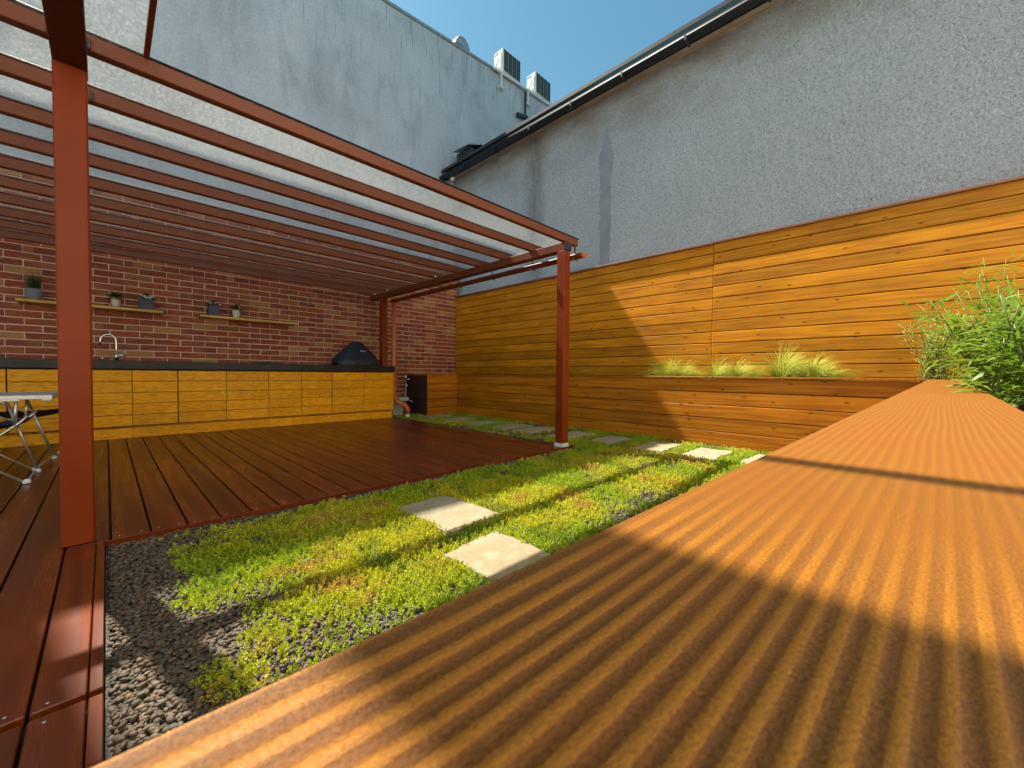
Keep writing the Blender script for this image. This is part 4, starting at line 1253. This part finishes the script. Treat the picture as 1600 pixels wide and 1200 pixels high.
def grass_tuft(x, y, h, n, lean, label, seed):
    r_ = random.Random(seed)
    mb = MB(); cols = []
    for i in range(n):
        a_ = r_.uniform(0, 6.283); r0 = .095 * math.sqrt(r_.random())
        L = h * r_.uniform(.6, 1.15)
        out_ = r_.uniform(.05, .55)
        vx_, vy_ = math.cos(a_) * out_ * .7, math.sin(a_) * out_ + lean
        c0 = np.array((.24, .32, .03)); c1 = np.array((.48, .46, .07))
        k_ = r_.random(); cc = c0 * (1 - k_) + c1 * k_
        seg = 6; w = .0026
        p = Vector((r0 * math.cos(a_), r0 * math.sin(a_), 0)); d = Vector((vx_ * .5, vy_ * .5, 1)).normalized()
        vs = []
        for s_ in range(seg + 1):
            t_ = s_ / seg
            ww = w * (1 - .8 * t_)
            vs += [p + Vector((ww, 0, 0)) + Vector((0, ww, 0)), p - Vector((ww, 0, 0)) - Vector((0, ww, 0))]
            d = (d + Vector((vx_ * .10, vy_ * .30, -.26 * (1 + out_)))).normalized()
            p = p + d * L / seg
        mb.add(vs, [(2 * s_, 2 * s_ + 1, 2 * s_ + 3, 2 * s_ + 2) for s_ in range(seg)])
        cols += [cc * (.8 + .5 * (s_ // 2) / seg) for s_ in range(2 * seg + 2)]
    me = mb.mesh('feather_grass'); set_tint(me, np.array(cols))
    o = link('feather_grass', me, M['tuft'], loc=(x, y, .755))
    tag(o, label, 'grass', 'feather grass tufts in the raised bed')
GT = [(5.40, 2.34, .35, 900, .10, 'rounded feather grass tuft at the edge of the shade on the fence'),
      (5.42, 2.08, .34, 760, -.30, 'second feather grass tuft from the shade edge on the fence'),
      (5.42, 1.66, .38, 760, -.35, 'third feather grass tuft from the shade edge, bent to the right'),
      (5.42, 1.42, .38, 700, -.38, 'fourth feather grass tuft from the shade edge, bent to the right'),
      (5.42, .96, .46, 1000, -.22, 'tallest feather grass tuft in the raised bed'),
      (5.42, .68, .37, 800, -.25, 'rightmost feather grass tuft, low and spreading')]
for i, a in enumerate(GT): grass_tuft(*a, 100 + i)

def small_plant(x, y, h, n, L, label, seed):
    r_ = random.Random(seed); mb = MB()
    for i in range(n):
        a_ = r_.uniform(0, 6.28)
        leaf_card(mb, (.04 * math.cos(a_), .05 * math.sin(a_), r_.uniform(0, h)), (math.cos(a_), math.sin(a_), r_.uniform(.2, 1.1)), L * r_.uniform(.7, 1.2), L * .35, .35, 3)
    o = mb.build('strawberry_plant' if False else 'leafy_plant', M['green'], loc=(x, y, .755))
    tag(o, label, 'plant', 'young leafy plants in the shaded bed')
small_plant(5.38, 6.35, .10, 16, .11, 'low leafy plant at the brick end of the shaded raised bed', 1)
small_plant(5.38, 5.55, .08, 14, .10, 'low leafy plant second from the brick wall in the shaded bed', 2)
small_plant(5.38, 4.15, .12, 11, .12, 'low leafy plant left of the front right pergola post', 3)
small_plant(5.36, 3.35, .05, 12, .07, 'tiny leafy plant just right of the front right pergola post', 4)

# slim bushy shrub at the fence end
r_ = random.Random(5)
sh = empty('bushy_shrub', (5.40, -.20, .755), label='fine leaved olive green shrub against the fence beyond the cap board', cat='shrub')
mb = MB(); cols = []; stm = MB()
for i in range(44):
    a_ = r_.uniform(0, 6.28); r0 = r_.uniform(.0, .14)
    base = Vector((r0 * math.cos(a_), r0 * math.sin(a_) , 0))
    d = Vector((r_.gauss(0, .10), r_.gauss(0, .20), 1)).normalized()
    H_ = r_.uniform(.35, .68)
    pts = [base + d * H_ * k_ / 5 + Vector((r_.gauss(0, .008), r_.gauss(0, .008), 0)) for k_ in range(6)]
    stm.tube(pts, [.004, .0035, .003, .0028, .002, .0015], 5)
    for k_ in range(46):
        t_ = r_.uniform(.08, 1.03)
        p = base + d * H_ * t_
        b_ = r_.uniform(0, 6.28)
        n0 = len(mb.v)
        leaf_card(mb, p + Vector((math.cos(b_), math.sin(b_), 0)) * r_.uniform(0, .035), (math.cos(b_), math.sin(b_), r_.uniform(.2, 1.3)), r_.uniform(.028, .055), .011, .1, 2)
        k0 = r_.random()
        low_ = t_ < .3 and r_.random() < .6
        cc = np.array((.34, .20, .07)) if low_ else np.array((.20, .27, .04)) * (1 - k0) + np.array((.48, .48, .11)) * k0
        cols += [cc] * (len(mb.v) - n0)
me = mb.mesh('foliage'); set_tint(me, np.array(cols))
fo = link('foliage', me, M['shrub'], sh); tag(fo, kind='stuff')
stm.build('stems', M['stem'], sh)

# bamboo: arching canes with broad lance leaves, each leaf an object
leaf_meshes = []
for i in range(4):
    mb = MB(); L = 1.0
    seg = 6; rows = []
    dr = (.12, .28, .45, .65)[i]
    for s_ in range(seg + 1):
        t_ = s_ / seg
        wd = .075 * (math.sin(math.pi * (.06 + .94 * t_) ** .75) ** .9 if t_ < 1 else 0.0)
        z = -dr * t_ * t_ * .8
        xx = t_ * (1 - dr * .25 * t_)
        tw = (.25 * t_ * (1 if i % 2 else -1))
        rows += [(xx, -wd, z + wd * .35 - wd * tw), (xx, 0, z), (xx, wd, z + wd * .35 + wd * tw)]
    fs = []
    for s_ in range(seg):
        a_ = s_ * 3
        fs += [(a_, a_ + 1, a_ + 4, a_ + 3), (a_ + 1, a_ + 2, a_ + 5, a_ + 4)]
    me = mb.add(rows, fs, True).mesh('leaf'); me.materials.append(M['bamboo'])
    leaf_meshes.append(me)
def bamboo(x, y, canes, H, nleaf, Lmin, Lmax, spread, label, seed, lean=(0, 0)):
    r_ = random.Random(seed)
    inner = MB()
    t = empty('bamboo_plant', (x, y, .715), label=label, cat='bamboo', group='bamboo plants behind the cap board')
    for c_ in range(canes):
        a_ = r_.uniform(0, 6.28); r0 = r_.uniform(0, .10)
        b0 = Vector((r0 * math.cos(a_), r0 * math.sin(a_), 0))
        d = Vector((r_.gauss(0, spread) + lean[0], r_.gauss(0, spread) + lean[1], 1)).normalized()
        h = H * r_.uniform(.55, 1.0)
        pts = []
        p = b0.copy()
        for k_ in range(7):
            pts.append(p.copy())
            p = p + d * h / 6
            d = (d + Vector((r_.gauss(0, .03) + lean[0] * .08, r_.gauss(0, .03) + lean[1] * .08, -.04))).normalized()
        MB().tube(pts, [.0045, .0043, .004, .0035, .003, .0024, .0015], 6).build('cane', M['stem'], t)
        for k_ in range(nleaf):
            f = r_.uniform(.12, 1.0) * 5.999
            i0 = int(f); q_ = pts[i0].lerp(pts[min(i0 + 1, 6)], f - i0)
            az_ = r_.uniform(0, 6.28); elv = r_.uniform(-.15, .85)
            tw = r_.uniform(.0, .05)
            q_ = q_ + Vector((math.cos(az_) * tw, math.sin(az_) * tw, 0))
            L = r_.uniform(Lmin, Lmax)
            for _e in range(2):
                leaf_card(inner, q_ + Vector((r_.gauss(0, .05), r_.gauss(0, .04), r_.gauss(0, .05))), (r_.gauss(0, 1), r_.gauss(0, 1), r_.uniform(-.2, .7)), L * r_.uniform(.45, .8), L * .11, .4, 2)
            o = link('leaf', r_.choice(leaf_meshes), None, t, loc=q_, rot=(r_.uniform(-.6, .6), -elv, az_), scale=(L, L * r_.uniform(.85, 1.25), L))
    tag(inner.build('foliage', M['bamboo'], t), kind='stuff')
BP = [(2.05, -.290, 11, .42, 22, .065, .125, .18, 'bamboo plant with broad leaves nearest the camera at the right frame edge', (0, .02)),
      (2.60, -.335, 11, .58, 27, .065, .130, .20, 'dense bamboo plant with broad leaves overhanging the cap board', (-.05, .05)),
      (3.20, -.385, 11, .74, 27, .060, .115, .19, 'taller bamboo plant behind the dense overhanging one', (0, .06)),
      (3.85, -.42, 11, .72, 27, .055, .100, .20, 'small leaved bamboo plant next to the olive green shrub', (0, .09)),
      (4.35, -.50, 11, 1.02, 27, .065, .120, .17, 'tallest bamboo plant at the right frame edge against the fence', (0, .03))]
for i, (x, y, cn, H, nl, l0, l1, sp, lab, ln) in enumerate(BP): bamboo(x, y, cn, H, nl, l0, l1, sp, lab, 300 + i, ln)

# (the many short inner leaves of each plant are one joined part)
# low ground plants at the foot of the bamboo
def rosette(x, y, label, seed):
    r_ = random.Random(seed); mb = MB()
    for i in range(34):
        a_ = r_.uniform(0, 6.28)
        leaf_card(mb, (.05 * math.cos(a_), .05 * math.sin(a_), 0), (math.cos(a_), math.sin(a_), r_.uniform(.1, .9)), r_.uniform(.06, .12), .03, .4, 3)
    o = mb.build('ground_plant', M['bamboo'], loc=(x, y, .716)); tag(o, label, 'plant')
rosette(1.95, -.27, 'low dark green plant on the pebbles at the right frame edge', 41)
rosette(3.3, -.30, 'low bright green plant touching the far end of the cap board', 42)
print('objects', len(bpy.data.objects))
